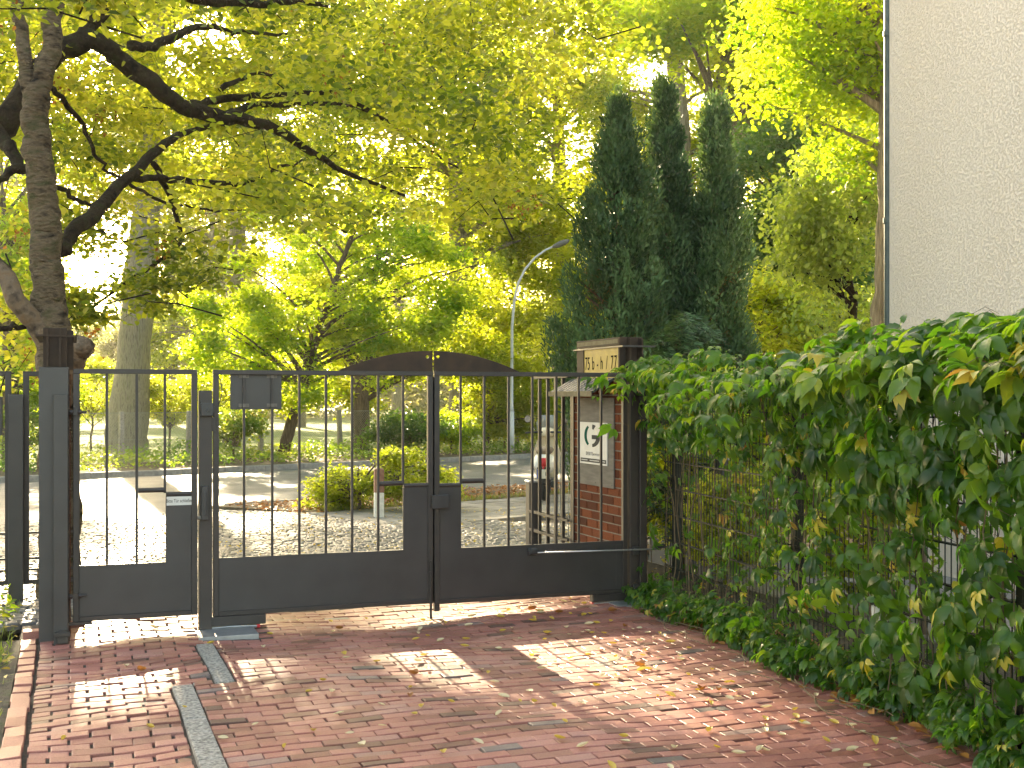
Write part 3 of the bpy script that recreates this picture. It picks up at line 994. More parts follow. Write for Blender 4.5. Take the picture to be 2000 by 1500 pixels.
# right post
u0 = gu(1240)
X = lambda px: gu(px) - u0
rp = thing("gate_post", "dark steel post at the right end of the drive gate beside the creeper", "gate post", L(u0, 0), TH)
m = MB(); m.box(X(1226), X(1242), -.05, .05, -.02, TOP - .02); m.box(X(1242) + .001, X(1255), -.075, .02, -.02, TOP - .03); m.build("post", steel_b, rp, bevel=.003)
m = MB(); m.box(X(1228), X(1250), -.09, -.0755, .10, .16); m.build("hinge", black, rp, bevel=.002)
m = MB(); m.box(X(1228), X(1240), -.085, -.0505, gz(1235, 1073) - .03, gz(1235, 1073) + .03); m.build("hinge", black, rp, bevel=.002)

# brick pillar with house number and company plate, its left side faces the drive
pu = 4.13
bp = thing("brick_pillar", "brick pillar with the house number light and a company plate, right of the drive gate", "pillar", L(pu, .0), TH)
PW, PL0, PL1, PT = .20, .10, 1.13, 1.74
core = MB(); core.box(.006, PW - .006, PL0 + .006, PL1 - .006, -.02, PT - .02); core.build("mortar", surf("pillar_mortar", (0.13, 0.105, 0.085), (0.19, 0.16, 0.13), 20, 0.9), bp)
bw = MB()
z, course = 0.0, 0
while z < 1.56:
    off = (course % 2) * .105
    y = PL0 - off
    while y < PL1:
        a, b = max(y, PL0), min(y + .20, PL1)
        if b - a > .02:
            bw.box(0, PW, a, b, z, z + .063, RNG.random())
        y += .21
    z += .0735
    course += 1
y = PL0
while y < PL1 - .02:                                    # soldier course
    bw.box(0, PW, y, min(y + .063, PL1), z + .002, PT - .015, RNG.random())
    y += .0735
bw.build("brickwork", wallbrick, bp, bevel=.003)
def side_y(px):                                        # distance back along the pillar's left side for a picture column
    k = (px - CX) / F
    x0, y0, _ = L(pu, 0)
    return (k * y0 - x0) / (N[0] - k * N[1])
def side_z(px, py):
    yy = side_y(px)
    Z = G0[1] + pu * U[1] + yy * N[1]
    return EYE - (py - CY) / F * Z
m = MB()                                               # steel angles at the corners
m.box(-.012, .03, PL1 + .001, PL1 + .03, -.02, PT); m.box(-.012, -.002, PL1 - .04, PL1 + .0005, -.02, PT)
m.build("corner_angle", steel_b, bp, bevel=.001)
ya, yb = side_y(1201), side_y(1132)
za, zb_ = side_z(1166, 949), side_z(1166, 777)
m = MB(); m.box(-.012, -.0005, ya, yb, za, zb_)
gp_ = m.build("back_plate", alu, bp, bevel=.001)
for yy in (ya + .03, (ya + yb) / 2, yb - .03):
    for zz in (za + .025, zb_ - .025):
        sc = MB(); sc.cyl((-.013, yy, zz), (1, 0, 0), .006, .003, 8); sc.build("screw", black, gp_)
ca, cb = side_y(1190), side_y(1137)
cz0, cz1 = side_z(1163, 907), side_z(1163, 825)
m = MB(); m.box(-.020, -.0125, ca, cb, cz0, cz1)
cpn = m.build("company_sign", white, bp, bevel=.001)
wS, hS = cb - ca, cz1 - cz0
def sgn(q, r): return (-.0212, cb - q * wS, cz0 + r * hS)      # q left to right, r bottom to top
rot_s = (pi / 2, 0, -pi / 2)
def flat(poly, name, mat, parent, th=.0006):
    mb = MB()
    n = len(poly)
    vs = [sgn(*p) for p in poly]
    v2 = [(p[0] + th, p[1], p[2]) for p in vs]
    mb.add(vs + v2, [tuple(range(n)), tuple(range(2 * n - 1, n - 1, -1))] + [(i, i + n, (i + 1) % n + n, (i + 1) % n) for i in range(n)])
    return mb.build(name, mat, parent)
def arc(cx, cy, rx, ry, a0, a1, w0, n=14):
    o = [(cx + rx * cos(radians(a0 + (a1 - a0) * i / n)), cy + ry * sin(radians(a0 + (a1 - a0) * i / n))) for i in range(n + 1)]
    b = [(cx + (rx - w0) * cos(radians(a0 + (a1 - a0) * i / n)), cy + (ry - w0 * .55) * sin(radians(a0 + (a1 - a0) * i / n))) for i in range(n + 1)]
    return o, b
o, b = arc(.42, .68, .25, .27, 118, 242, .095)
for i in range(len(o) - 1):
    pass
flat(o + b[::-1], "logo_arc", gink, cpn)
lg = MB()
o, b = arc(.46, .68, .30, .27, 62, 88, .20, 6)
flat(o + b[::-1], "logo_letter", hink, cpn)
o, b = arc(.46, .68, .30, .27, -88, -2, .14, 12)
flat(o + b[::-1], "logo_letter", hink, cpn)
o, b = arc(.46, .68, .30, .27, 2, 55, .10, 8)
flat(o + b[::-1], "logo_letter", surf("pale_grey_ink", (0.45, 0.44, 0.42), None, rough=.5), cpn)
flat([(.45, .60), (.45, .70), (.74, .70), (.74, .60)], "logo_letter", hink, cpn)
text_mesh("lettering", "DEBITServices", 0.042, hink, cpn, sgn(.5, .245), rot_s, 0.78, space=1.5)
flat([(.03, .045), (.97, .045), (.97, .135), (.03, .135)], "band", hink, cpn)
for (q0, q1) in ((.07, .30), (.38, .72), (.78, .94)):       # illegible small print
    q = q0
    while q < q1:
        wq = .012 + .014 * RNG.random()
        mbq = MB()
        vs = [(-.0224,) + sgn(a, r)[1:] for a, r in ((q, .078), (q, .098 + .012 * RNG.random()), (q + wq, .104), (q + wq, .078))]
        mbq.add(vs, [(0, 1, 2, 3)])
        lg.v += [tuple(v) for v in vs]; lg.t += [.5] * 4; k0 = len(lg.v) - 4; lg.f += [(k0, k0 + 1, k0 + 2, k0 + 3)]
        q += wq + .007
lg.build("small_print", white, cpn)

# number light on top of the pillar
nz0, nz1 = PT + .0, side_z(1168, 662.5)
nya, nyb = side_y(1209), side_y(1127)
nl = thing("number_light", "flat amber house number light in a dark steel frame on the brick pillar", "house number", L(pu, 0), TH)
m = MB(); m.box(.055, .17, nya + .01, nyb - .01, nz0 - .02, nz1 - .015); m.build("housing", rust, nl, bevel=.002)
m = MB(); m.box(.0, .20, nya - .01, nyb + .01, nz1 - .065, nz1); hd = m.build("head_rail", rust, nl, bevel=.003)
m = MB(); m.box(-.003, -.0005, nya + .02, nyb - .01, nz1 - .048, nz1 - .014); m.build("light_strip", tape, hd)
m = MB(); m.box(.0, .0545, nyb - .14, nyb + .005, nz0 - .02, nz1 - .066); m.build("frame_post", rust, nl, bevel=.002)
m = MB(); m.box(.0, .0545, nya - .005, nya + .02, nz0 - .02, nz1 - .066); m.build("frame_post", rust, nl, bevel=.002)
m = MB(); m.box(.006, .0542, nya + .0205, nyb - .1405, nz0 - .015, nz1 - .0665)
pnl = m.build("number_panel", amber, nl)
for ch_, q_ in zip("75b-h/77", (.06, .135, .27, .40, .52, .67, .82, .915)):
    text_mesh("numeral", ch_, .155, ink, pnl, (.0052, (nyb - .145) - q_ * (nyb - nya - .165), (nz0 + nz1) / 2 - .035), rot_s, 0.66)
m = MB()
for xx in (.07, .17):
    m.box(xx - .006, xx + .006, nya - .075, nya + .0095, nz0 - .10, nz1 - .01)
m.build("fins", rust, nl)
m = MB(); m.box(-.012, -.0035, nya - .09, nyb + .06, nz1 - .082, nz1 - .068); m.box(-.012, .27, nya - .092, nya - .0765, nz1 - .082, nz1 - .068); m.build("cross_bar", steel, nl, bevel=.001)

# small mailbox roof with metal stripes on the drive side of the pillar
cu = thing("mailbox_canopy", "small sloping metal canopy with a cream edge on the brick pillar", "canopy", L(pu, 0), TH)
y0, y1 = side_y(1196), side_y(1096) 
m = MB()
zf, zk = 1.632, 1.742
y0, y1 = .28, 1.16
n_ = 11
for i in range(n_):
    a = y0 + (y1 - y0) * i / n_; b = y0 + (y1 - y0) * (i + .78) / n_
    m.hexa([(-.20, a, zf), (-.20, b, zf), (-.003, b, zk), (-.003, a, zk), (-.20, a, zf + .012), (-.20, b, zf + .012), (-.003, b, zk + .012), (-.003, a, zk + .012)])
m.hexa([(-.20, y0, zf - .008), (-.20, y1, zf - .008), (-.003, y1, zk - .008), (-.003, y0, zk - .008), (-.20, y0, zf - .001), (-.20, y1, zf - .001), (-.003, y1, zk - .001), (-.003, y0, zk - .001)])
m.build("roof", slate_panel, cu)
m = MB(); m.box(-.212, -.2005, y0 - .01, y1 + .01, zf - .03, zf + .014); m.build("fascia", tape, cu, bevel=.002)

# railing that continues from the pillar towards the street, and its low end post
rl = thing("railing", "short dark steel railing running from the brick pillar towards the street", "railing", L(pu - .02, 0), TH)
m = MB(); m.box(-.02, .02, 1.165, 2.02, 1.765, 1.80); m.build("top_rail", steel_b, rl, bevel=.002)
for yy in (1.30, 1.47, 1.66, 1.86):
    m = MB(); m.box(-.014, .014, yy - .014, yy + .014, .05, 1.7645); m.build("bar", steel_b, rl, bevel=.002)
for zz, e in ((.53, 2.1), (.36, 2.1)):
    for xo in (-.022, .022):
        m = MB(); m.box(xo - .007, xo + .007, 1.14, e, zz - .01, zz + .01); m.build("rail", steel_b, rl)
ep = thing("bollard", "square grey metal post with a flat cap, standing before the railing", "bollard", L(gu(1040, 2.15), 2.15), TH)
m = MB(); m.box(-.05, .05, -.05, .05, -.02, .79); m.build("post", steel, ep, bevel=.004)
m = MB(); m.box(-.058, .058, -.058, .058, .7905, .815); m.build("cap", galv, ep, bevel=.006)

# fence left of the pillar, set back
lfn = thing("steel_fence", "dark steel fence of framed panels set back left of the gate pillar", "fence", L(-.6, 1.75), TH)
X = lambda px: gu(px, 1.75) + .6
def fpanel(a, b):
    m = MB()
    m.box(a, a + .045, -.02, .02, .13, 1.80); m.box(b - .045, b, -.02, .02, .13, 1.80); m.box(a + .0455, b - .0455, -.02, .02, 1.762, 1.80); m.box(a + .0455, b - .0455, -.02, .02, .13, .165)
    for zz in (.53, .33, .24):
        m.box(a + .0455, b - .0455, -.006, .006, zz - .009, zz + .009)
    o = m.build("fence_panel", steel_b, lfn, bevel=.002)
    return o
fpanel(X(45), X(45) + .42)
fpanel(X(22) - 1.9, X(22))
fpanel(X(22) - 4.0, X(22) - 2.1)
for xx in (X(31.5), X(22) - 2.0):
    m = MB(); m.box(xx - .055, xx + .055, -.075, -.0205, -.03, 1.62); m.build("fence_post", steel, lfn, bevel=.003)
m = MB(); m.box(X(0) - .35, X(22) - .06, -.05, -.0205, 1.30, 1.60); m.build("letter_box", steel_b, lfn, bevel=.003)

# ================================================================== STREET OBJECTS
# striped wooden marker post
bo = thing("marker_post", "short wooden marker post, brown above and white below, by the bush", "marker post", (*W(740, 1010, 16.05)[:2], 0), .3)
m = MB(); m.box(-.062, .062, -.05, .05, -.05, .33); m.build("white_foot", whitewood, bo, bevel=.01)
m = MB(); m.box(-.0625, .0625, -.0505, .0505, .3305, .64); m.box(-.05, .05, -.04, .04, .6405, .652); m.build("brown_head", redwood, bo, bevel=.008)

# street lamp
lx, ly, _ = R(*(lambda p: (0.743 * p[0] + 0.669 * p[1], KF + .55))(W(1000, 890, 33)), 0)
Zl = 33.2
lx, ly = W(999.5, 0, Zl)[0], Zl
sl_ = thing("street_lamp", "slender grey street lamp with a curved arm on the far verge", "street lamp", (lx, ly, 0))
def rel(px, py): 
    p = W(px, py, Zl); return (p[0] - lx, 0, p[2])
m = MB()
m.tube([(0, 0, 0), (0, 0, 1.2)], .07, 12)
m.tube([(0, 0, 1.2), (0, 0, 1.3), rel(1000, 640), rel(1004, 590), rel(1012, 553), rel(1026, 525), rel(1045, 503), rel(1066, 488), rel(1080, 482)], [.065, .045, .04, .037, .034, .032, .03, .028, .026], 12)
m.build("pole", surf("pale_grey_lamp_paint", (0.42, 0.41, 0.40), (0.5, 0.49, 0.47), 6, .5), sl_, smooth=True)
hd = MB(); a = np.array(rel(1079, 482)); b = np.array(rel(1112, 470))
rings = []
for q, w_, h_ in ((0, .04, .04), (.12, .08, .06), (.4, .13, .09), (.75, .12, .08), (.95, .07, .05), (1, .03, .02)):
    c = a * (1 - q) + b * q
    rings.append([(c[0], c[1] + w_ * cos(t), c[2] + h_ * sin(t)) for t in np.linspace(0, 2 * pi, 12, endpoint=False)])
hd.loft(rings); lh = hd.build("lamp_head", alu, sl_, smooth=True)

# scooter, seen from behind
sx, sy, _ = W(1063, 977, 18.5)
sco = thing("motor_scooter", "cream and white motor scooter parked on the pavement, seen from behind", "scooter", (sx, sy, .006), radians(-4))
def ring(y, cz, w_, h_, n=16, p=2.4, dx=0):
    o = []
    for t in np.linspace(0, 2 * pi, n, endpoint=False):
        c_, s_ = cos(t), sin(t)
        o.append((dx + w_ * abs(c_) ** (2 / p) * (1 if c_ >= 0 else -1), y, cz + h_ * abs(s_) ** (2 / p) * (1 if s_ >= 0 else -1)))
    return o
def wheel(y):
    q = MB(); R_, r_ = .185, .05
    vs, fs = [], []
    for i in range(24):
        t = 2 * pi * i / 24
        for k in range(10):
            s_ = 2 * pi * k / 10
            rr = R_ + r_ * cos(s_)
            vs.append((r_ * 1.05 * sin(s_), y + rr * cos(t), .235 + rr * sin(t)))
    for i in range(24):
        for k in range(10):
            fs.append((i * 10 + k, i * 10 + (k + 1) % 10, ((i + 1) % 24) * 10 + (k + 1) % 10, ((i + 1) % 24) * 10 + k))
    q.add(vs, fs); w_ = q.build("wheel", rubber, sco, smooth=True)
    q = MB(); q.cyl((0, y, .235), (1, 0, 0), .13, .06, 18); q.cyl((0, y, .235), (1, 0, 0), .04, .14, 12); q.build("rim", alu, w_, bevel=.004)
wheel(0.0); wheel(1.25)
q = MB(); q.loft([ring(-.22, .60, .07, .05), ring(-.19, .60, .125, .115), ring(-.05, .60, .165, .15), ring(.15, .58, .175, .16), ring(.35, .54, .16, .14), ring(.48, .48, .12, .10)])
q.build("rear_body", pearl, sco, smooth=True)
q = MB(); q.loft([ring(-.17, .745, .07, .02), ring(-.14, .755, .12, .045), ring(.1, .78, .145, .055), ring(.4, .775, .13, .05), ring(.56, .755, .09, .03)])
q.build("seat", surf("tan_seat", (0.12, 0.08, 0.05), (0.16, 0.11, 0.07), 12, .55), sco, smooth=True)
q = MB(); q.loft([ring(-.262, .60, .045, .05), ring(-.235, .60, .075, .07), ring(-.19, .60, .08, .075)]); q.build("tail_light", red, sco, smooth=True)
q = MB(); q.box(-.10, .10, -.30, -.292, .36, .50); npl = q.build("number_plate", white, sco, bevel=.004)
q = MB(); q.box(-.0995, -.08, -.3015, -.3003, .362, .498); q.build("blue_band", surf("blue_ink", (0.03, 0.09, 0.40), None, rough=.4), npl)
for ch_, x_ in (("F", -.05), ("1", .035), ("9", .075)):
    text_mesh("plate_letter", ch_, .085, ink, npl, (x_, -.3012, .43), (pi / 2, 0, 0), .8)
q = MB(); q.cyl((.0, -.29, .525), (0, 1, 0), .018, .03, 10); q.build("reflector", red, sco)
q = MB(); q.hexa([(-.085, -.27, .28), (.085, -.27, .28), (.085, -.20, .30), (-.085, -.20, .30), (-.10, -.288, .53), (.10, -.288, .53), (.10, -.17, .53), (-.10, -.17, .53)]); q.build("mudguard", black, sco, bevel=.008)
q = MB(); q.box(-.16, -.07, -.10, .22, .16, .34); q.cyl((.14, -.08, .27), (0, 1, 0), .05, .36, 14); q.build("engine", black, sco, bevel=.02)
q = MB(); q.hexa([(-.17, .45, .24), (.17, .45, .24), (.17, .95, .24), (-.17, .95, .24), (-.17, .45, .30), (.17, .45, .30), (.17, .95, .30), (-.17, .95, .30)]); q.build("footboard", black, sco, bevel=.02)
q = MB()
q.loft([[(x_, 1.0 + .10 * (1 - (x_ / w_) ** 2) + o_, z_) for x_ in np.linspace(-w_, w_, 9)] + [(x_, 1.03 + .10 * (1 - (x_ / w_) ** 2) + o_, z_) for x_ in np.linspace(w_, -w_, 9)]
        for z_, w_, o_ in ((.25, .15, .0), (.45, .21, -.02), (.70, .22, -.06), (.88, .16, -.10), (.98, .10, -.13))])
q.build("leg_shield", cream, sco, smooth=True)
q = MB(); q.loft([ring(.78, 1.02, .05, .04), ring(.82, 1.02, .13, .07), ring(.92, 1.03, .14, .08), ring(1.0, 1.03, .08, .05)]); q.build("handlebar_cover", cream, sco, smooth=True)
q = MB(); q.tube([(-.33, .74, 1.02), (-.2, .80, 1.03), (.2, .80, 1.03), (.33, .74, 1.02)], .016, 8); q.build("handlebar", black, sco, smooth=True)
for s_ in (-1, 1):
    q = MB(); q.tube([(.17 * s_, .82, 1.06), (.25 * s_, .84, 1.18), (.29 * s_, .83, 1.22)], .007, 6); q.cyl((.30 * s_, .82, 1.24), (0, 1, .1), .058, .03, 16); mr = q.build("mirror", black, sco)
    q = MB(); q.cyl((.30 * s_, .802, 1.238), (0, 1, .1), .05, .004, 16); q.build("mirror_glass", mirror, mr)
q = MB(); q.tube([(-.12, .25, .2), (-.22, .2, .01)], .012, 6); q.build("stand", black, sco)
q = MB(); q.loft([[(x_, .98 + .05 * (1 - (x_ / w_) ** 2), z_) for x_ in np.linspace(-w_, w_, 7)] + [(x_, .985 + .05 * (1 - (x_ / w_) ** 2), z_) for x_ in np.linspace(w_, -w_, 7)] for z_, w_ in ((1.05, .16), (1.18, .17), (1.30, .11))])
q.build("windscreen", glassy, sco, smooth=True)

# low wire fence panel beyond the railing
gf = thing("grid_fence", "low light wire grid fence behind the railing by the conifers", "fence", (.53, 13.3, 0), TH)
q = MB()
for i in range(16):
    q.box(i * .1 - .004, i * .1 + .004, -.004, .004, .0, .85)
for i in range(5):
    q.box(-.01, 1.51, -.009, -.0045, .05 + i * .19, .058 + i * .19)
q.build("grid", galv, gf)

# chain link fence along the park, each post leaning its own way
FD = 27.0
def fs(px):
    k = (px - CX) / F
    return (k * .743 * FD + .669 * FD) / (.743 - k * .669)
cf = thing("chain_link_fence", "old chain link fence on leaning concrete posts along the park edge", "fence", R(14, FD, 0), TR)
posts = [(-20, 0), (40, 0)] + [(px, l) for px, l in ((237, .0), (368, .02), (510, -.02), (665, -.05), (885, .06), (1010, .02), (1130, 0))]
for px, lean in posts:
    s_ = fs(px) - 14
    q = MB(); q.hexa([(s_ - .06, -.06, -.1), (s_ + .06, -.06, -.1), (s_ + .06, .06, -.1), (s_ - .06, .06, -.1),
                      (s_ - .05 + lean, -.05, 1.26), (s_ + .05 + lean, -.05, 1.26), (s_ + .05 + lean, .05, 1.26), (s_ - .05 + lean, .05, 1.26)])
    q.build("fence_post", conc_d, cf, bevel=.01)
q = MB()
s_a, s_b, st = -6.0, 17.0, .07
zt_ = 1.2
k = s_a
while k < s_b:                                         # diagonal wires both ways
    for sg in (1, -1):
        e = k + sg * zt_
        q.tube([(k, -.07, .02), (e, -.07, .02 + zt_)], .0026, 3, False)
    k += st
q.tube([(s_a, -.07, 1.225), (s_b, -.07, 1.22)], .006, 4)
q.tube([(s_a, -.07, .6), (s_b, -.07, .6)], .004, 4)
q.build("wire_netting", mesh_m, cf)

# ================================================================== BUILDING, right
# its long side runs back along the drive; the far corner stands at picture column 1737
kx = (1737 - CX) / F
bZ = 11.6
cx_, cy_ = kx * bZ, bZ
bu = ((cx_ - G0[0]) * U[0] + (cy_ - G0[1]) * U[1]); bn = ((cx_ - G0[0]) * N[0] + (cy_ - G0[1]) * N[1])
hs = thing("house", "house with rough cream plaster wall at the right edge", "house", L(bu, bn), TH)
q = MB(); q.box(0, 9, -13, 0, -.3, 7.6); q.build("wall", plasterm, hs)
q = MB(); q.box(-.35, 9.35, -13.35, .35, 7.601, 7.8); q.build("roof", steel, hs, bevel=.01)
q = MB(); q.tube([(.02, .045, .0), (.02, .045, 7.6)], .04, 12)
for zz in (1.5, 3.3, 5.1): q.cyl((.02, .045, zz), (0, 0, 1), .05, .05, 12)
q.build("downpipe", pipe_g, hs, smooth=False)
bx = thing("bin_enclosure", "low blue grey panelled enclosure seen through the wire fence", "enclosure", L(5.35, 2.0), TH)
q = MB(); q.box(0, .06, -1.3, .1, 0, 1.05)
q.build("panel", slate_panel, bx, bevel=.004)
q = MB(); q.box(-.01, .07, -1.31, .11, 1.0505, 1.09); q.build("coping", galv, bx, bevel=.004)
#==PART3==
# ================================================================== CREEPER HEDGE
FA = np.array(L(4.40, 0.05)[:2]); FB = np.array(L(3.93, -4.33)[:2])
FL = np.linalg.norm(FB - FA)
FD_ = (FB - FA) / FL                                   # along the fence, towards the camera
FO = np.array([FD_[1], -FD_[0]])                       # out of the fence, over the drive
if FO[0] > 0: FO = -FO
FRZ = atan2(FD_[1], FD_[0])
FLEN = 6.6
fe = thing("wire_fence", "dark double rod wire fence under the creeper on the right", "fence", (*FA, 0), FRZ)
OS = 1 if np.dot(FO, [-sin(FRZ), cos(FRZ)]) > 0 else -1
def flocal(t, o, z): return (t, o * OS, z)
for i in range(3):
    t0, t1 = .16 + i * 2.12, .16 + i * 2.12 + 2.06
    q = MB()
    for k in range(int((t1 - t0) / .05) + 1):
        tt = t0 + k * .05
        q.box(tt - .0023, tt + .0023, -.0023, .0023, .06, 1.80)
    for k in range(9):
        z = .10 + k * .2
        for s_ in (-1, 1):
            q.box(t0, t1, s_ * .008 - .0045, s_ * .008 + .0045, z - .004, z + .004)
    q.build("wire_panel", wire_m, fe)
for tt in (.28, 2.24, 4.36, 6.5):
    q = MB(); q.box(tt - .03, tt + .03, *sorted((-OS * .016, -OS * .076)), -.1, 1.84); q.build("fence_post", wire_m, fe, bevel=.003)

rng = np.random.default_rng(21)
cr = thing("creeper", "green creeper with some yellow leaves covering the wire fence", "climbing plant", (*FA, 0), FRZ)
# leaflet: serrated, folded along the midrib, arched
def leaflet_template():
    xs = [0, .10, .22, .28, .40, .46, .58, .64, .76, .82, 1.0]
    ws = [0, .10, .195, .175, .25, .215, .22, .175, .125, .08, 0]
    pts, mid = [], []
    for x_, w_ in zip(xs, ws):
        arch = .10 * sin(pi * x_ * .9) - .22 * x_ ** 2
        mid.append((x_, 0, arch))
        pts.append((x_, w_, arch + w_ * .32 - w_ * w_ * .4))
    V, Fq = [], []
    m0 = len(V); V += mid
    l0 = len(V); V += pts
    r0 = len(V); V += [(a, -b, c) for a, b, c in pts]
    for i in range(len(xs) - 1):
        Fq.append((m0 + i, m0 + i + 1, l0 + i + 1, l0 + i))
        Fq.append((m0 + i + 1, m0 + i, r0 + i, r0 + i + 1))
    return np.array(V, float), Fq
T_LFT = leaflet_template()

def compound(pos, nrm, axis, size, tint, rng):
    """five leaflets per leaf; returns leaflet frames"""
    m = len(pos)
    nrm = nrm / np.linalg.norm(nrm, axis=1)[:, None]
    ax = axis - nrm * np.sum(axis * nrm, axis=1)[:, None]
    ax /= np.linalg.norm(ax, axis=1)[:, None] + 1e-9
    ay = np.cross(nrm, ax)
    P, AX, AY, NR, S, TT = [], [], [], [], [], []
    for k, (a, sc_) in enumerate(((-78, .62), (-38, .88), (0, 1.0), (38, .88), (78, .62))):
        aa = np.radians(a + rng.normal(size=m) * 7)
        d = ax * np.cos(aa)[:, None] + ay * np.sin(aa)[:, None]
        tilt = (-.25 + .22 * rng.normal(size=m))[:, None]
        d2 = d + nrm * tilt
        d2[:, 2] -= .22
        d2 /= np.linalg.norm(d2, axis=1)[:, None]
        n2 = nrm - d2 * np.sum(nrm * d2, axis=1)[:, None] + np.cross(d2, nrm) * (.25 * rng.normal(size=m))[:, None]
        n2 /= np.linalg.norm(n2, axis=1)[:, None]
        P.append(pos + d * .012); AX.append(d2); NR.append(n2); AY.append(np.cross(n2, d2))
        S.append(size * sc_ * (.85 + .3 * rng.random(m))); TT.append(np.clip(tint + rng.normal(size=m) * .02, 0, 1))
    cat = np.concatenate
    return cat(P), cat(AX), cat(AY), cat(NR), cat(S), cat(TT)

def vine_tint(m, rng, yellow=.08):
    t = rng.random(m) ** 1.2 * .82
    r = rng.random(m)
    t = np.where(r < yellow, .885 + .085 * rng.random(m), t)
    return np.where((r > yellow) & (r < yellow * 1.12), .985, t)

Lp, Ln, La, Lsz, Lt = [], [], [], [], []
def batch(t, o, z, nrm, axis, size, tint):
    m = len(t)
    Lp.append(np.stack([t, o * OS, z], 1))
    nn = nrm.copy(); nn[:, 1] *= OS; aa = axis.copy(); aa[:, 1] *= OS
    Ln.append(nn); La.append(aa); Lsz.append(size); Lt.append(tint)
def rnd(m, s): return rng.normal(size=(m, 3)) * s
# crest: leaves lying flat over the top, both sides
m = 950
t = rng.random(m) * (FLEN + .2) - .1
z = 1.66 + .22 * rng.random(m) ** .8 + .05 * np.sin(t * 2.6) + .035 * np.sin(t * 6.1 + 1)
z += np.where((t > 2.9), .13 * np.minimum(1, (t - 2.9)), 0) + .03
o = rng.normal(size=m) * .22 + .06
nr = np.array([0, .25, 1.0]) + rnd(m, .33)
ax = np.array([-.1, .6, -.1]) + rnd(m, .7)
batch(t, o, z - np.abs(o) * .35, nr, ax, .08 + .055 * rng.random(m) + .03 * np.clip(t - 2.2, 0, 1.2), (lambda v_: np.where(v_ < .86, np.minimum(v_ + .14, .86), np.minimum(v_, .96)))(vine_tint(m, rng, .02)))
# upper face
m = 900
t = rng.random(m) * (FLEN + .1) - .02
z = 1.78 - .55 * rng.random(m) ** 1.1
o = .05 + .26 * rng.random(m) * (.4 + .6 * (z - 1.2) / .6)
batch(t, o, z, np.array([0, .9, .55]) + rnd(m, .4), np.array([0, .35, -.8]) + rnd(m, .5), .07 + .055 * rng.random(m) + .035 * np.clip(t - 2.2, 0, 1.2), vine_tint(m, rng, .06))
# middle face, thin near the gate, thick further along
m = 1900
t = rng.random(m) * (FLEN + .2)
keepp = rng.random(m) < np.clip(.10 + .52 * np.clip((t - 1.5) / .8, 0, 1) + .18 * np.sin(t * 5.3) * np.sin(t * 1.9 + .6), .1, .95)
t = t[keepp]; m = len(t)
z = .25 + 1.1 * rng.random(m)
o = .03 + .2 * rng.random(m)
batch(t, o, z, np.array([0, 1.0, .3]) + rnd(m, .42), np.array([0, .2, -.9]) + rnd(m, .5), .045 + .075 * rng.random(m) + .04 * np.clip(t - 2.2, 0, 1.2), vine_tint(m, rng, .075))
# far side of the fence
m = 420
t = rng.random(m) * FLEN
batch(t, -.05 - .22 * rng.random(m), .3 + 1.4 * rng.random(m), np.array([0, -.8, .5]) + rnd(m, .5), np.array([0, -.2, -.8]) + rnd(m, .5), .07 + .05 * rng.random(m), vine_tint(m, rng, .06))
# creeping over the bed and the edge of the bricks
m = 1500
t = rng.random(m) * (FLEN + .1)
wd = np.maximum(.12, .30 - .035 * t) + .06 * np.sin(t * 3.1) + .04 * np.sin(t * 7.3 + 2)
o = wd * rng.random(m) ** .8
z = .03 + (.26 * (1 - o / .55)).clip(0.02, .3) * rng.random(m)
batch(t, o, z, np.array([0, .45, .9]) + rnd(m, .38), np.array([0, .6, -.2]) + rnd(m, .7), .055 + .045 * rng.random(m), vine_tint(m, rng, .045))
# a shoot feeling its way over the gate post
m = 12
t = -.05 + .4 * rng.random(m)
batch(t, .05 + .25 * rng.random(m), 1.5 + .4 * rng.random(m), np.array([0, .7, .6]) + rnd(m, .4), np.array([-.3, .3, -.6]) + rnd(m, .5), .07 + .03 * rng.random(m), vine_tint(m, rng, .05))
cat = np.concatenate
Pp, Nn, Aa, Ss, Tt = cat(Lp), cat(Ln), cat(La), cat(Lsz), cat(Lt)
Ss = np.where(Tt > .87, Ss * .74, Ss * .94)
Tt = np.where((Tt > .955) & (Pp[:, 0] > 2.0), .45, Tt)
P5, AX5, AY5, NR5, S5, T5 = compound(Pp, Nn, Aa, Ss, Tt, rng)
leaves("foliage", P5, S5, T5, leaf_vine, rng, T_LFT, parent=cr, fr=(AX5, AY5, NR5))
q = MB()                                               # hanging and climbing stems, leaf stalks
for i in range(120):
    t0 = rng.random() * FLEN
    z0, z1 = .0, .9 + .9 * rng.random()
    if rng.random() < .45: z0 = .2 + .8 * rng.random(); z1 = 1.75
    o0 = (.01 + .1 * rng.random()) * OS
    pts, tt = [], t0
    for k in range(9):
        f = k / 8
        tt += rng.normal() * .03
        pts.append((tt, o0 + OS * .03 * sin(f * 5 + i), z0 + (z1 - z0) * f))
    q.tube(pts, .0016 + .0032 * rng.random() ** 2, 4, False)
for i in range(0, len(Pp), 2):
    p = Pp[i]; d = rng.normal(size=3) * .03
    q.tube([(p[0], p[1], p[2]), (p[0] + d[0], p[1] - OS * .05, p[2] + d[2] + .01), (p[0] + d[0] * 2, p[1] - OS * .10, p[2] - .02 + d[2])], .0014, 3, False)
for i in range(26):                                    # runners on the ground
    t0, o0 = rng.random() * FLEN, .2 + .25 * rng.random()
    pts = [(t0 + k * .08 + rng.normal() * .01, OS * (o0 + .05 * sin(k * .8 + i)), .03 + .015 * rng.random()) for k in range(7)]
    q.tube(pts, .003, 4, False)
q.build("stems", twigm, cr)
q = MB()                                               # leaf litter under the creeper is ground, one mass
m = 900
t = rng.random(m) * FLEN; o = (-.5 + .72 * rng.random(m) ** .8)
pos = np.stack([t, o * OS, .004 + .03 * rng.random(m)], 1)
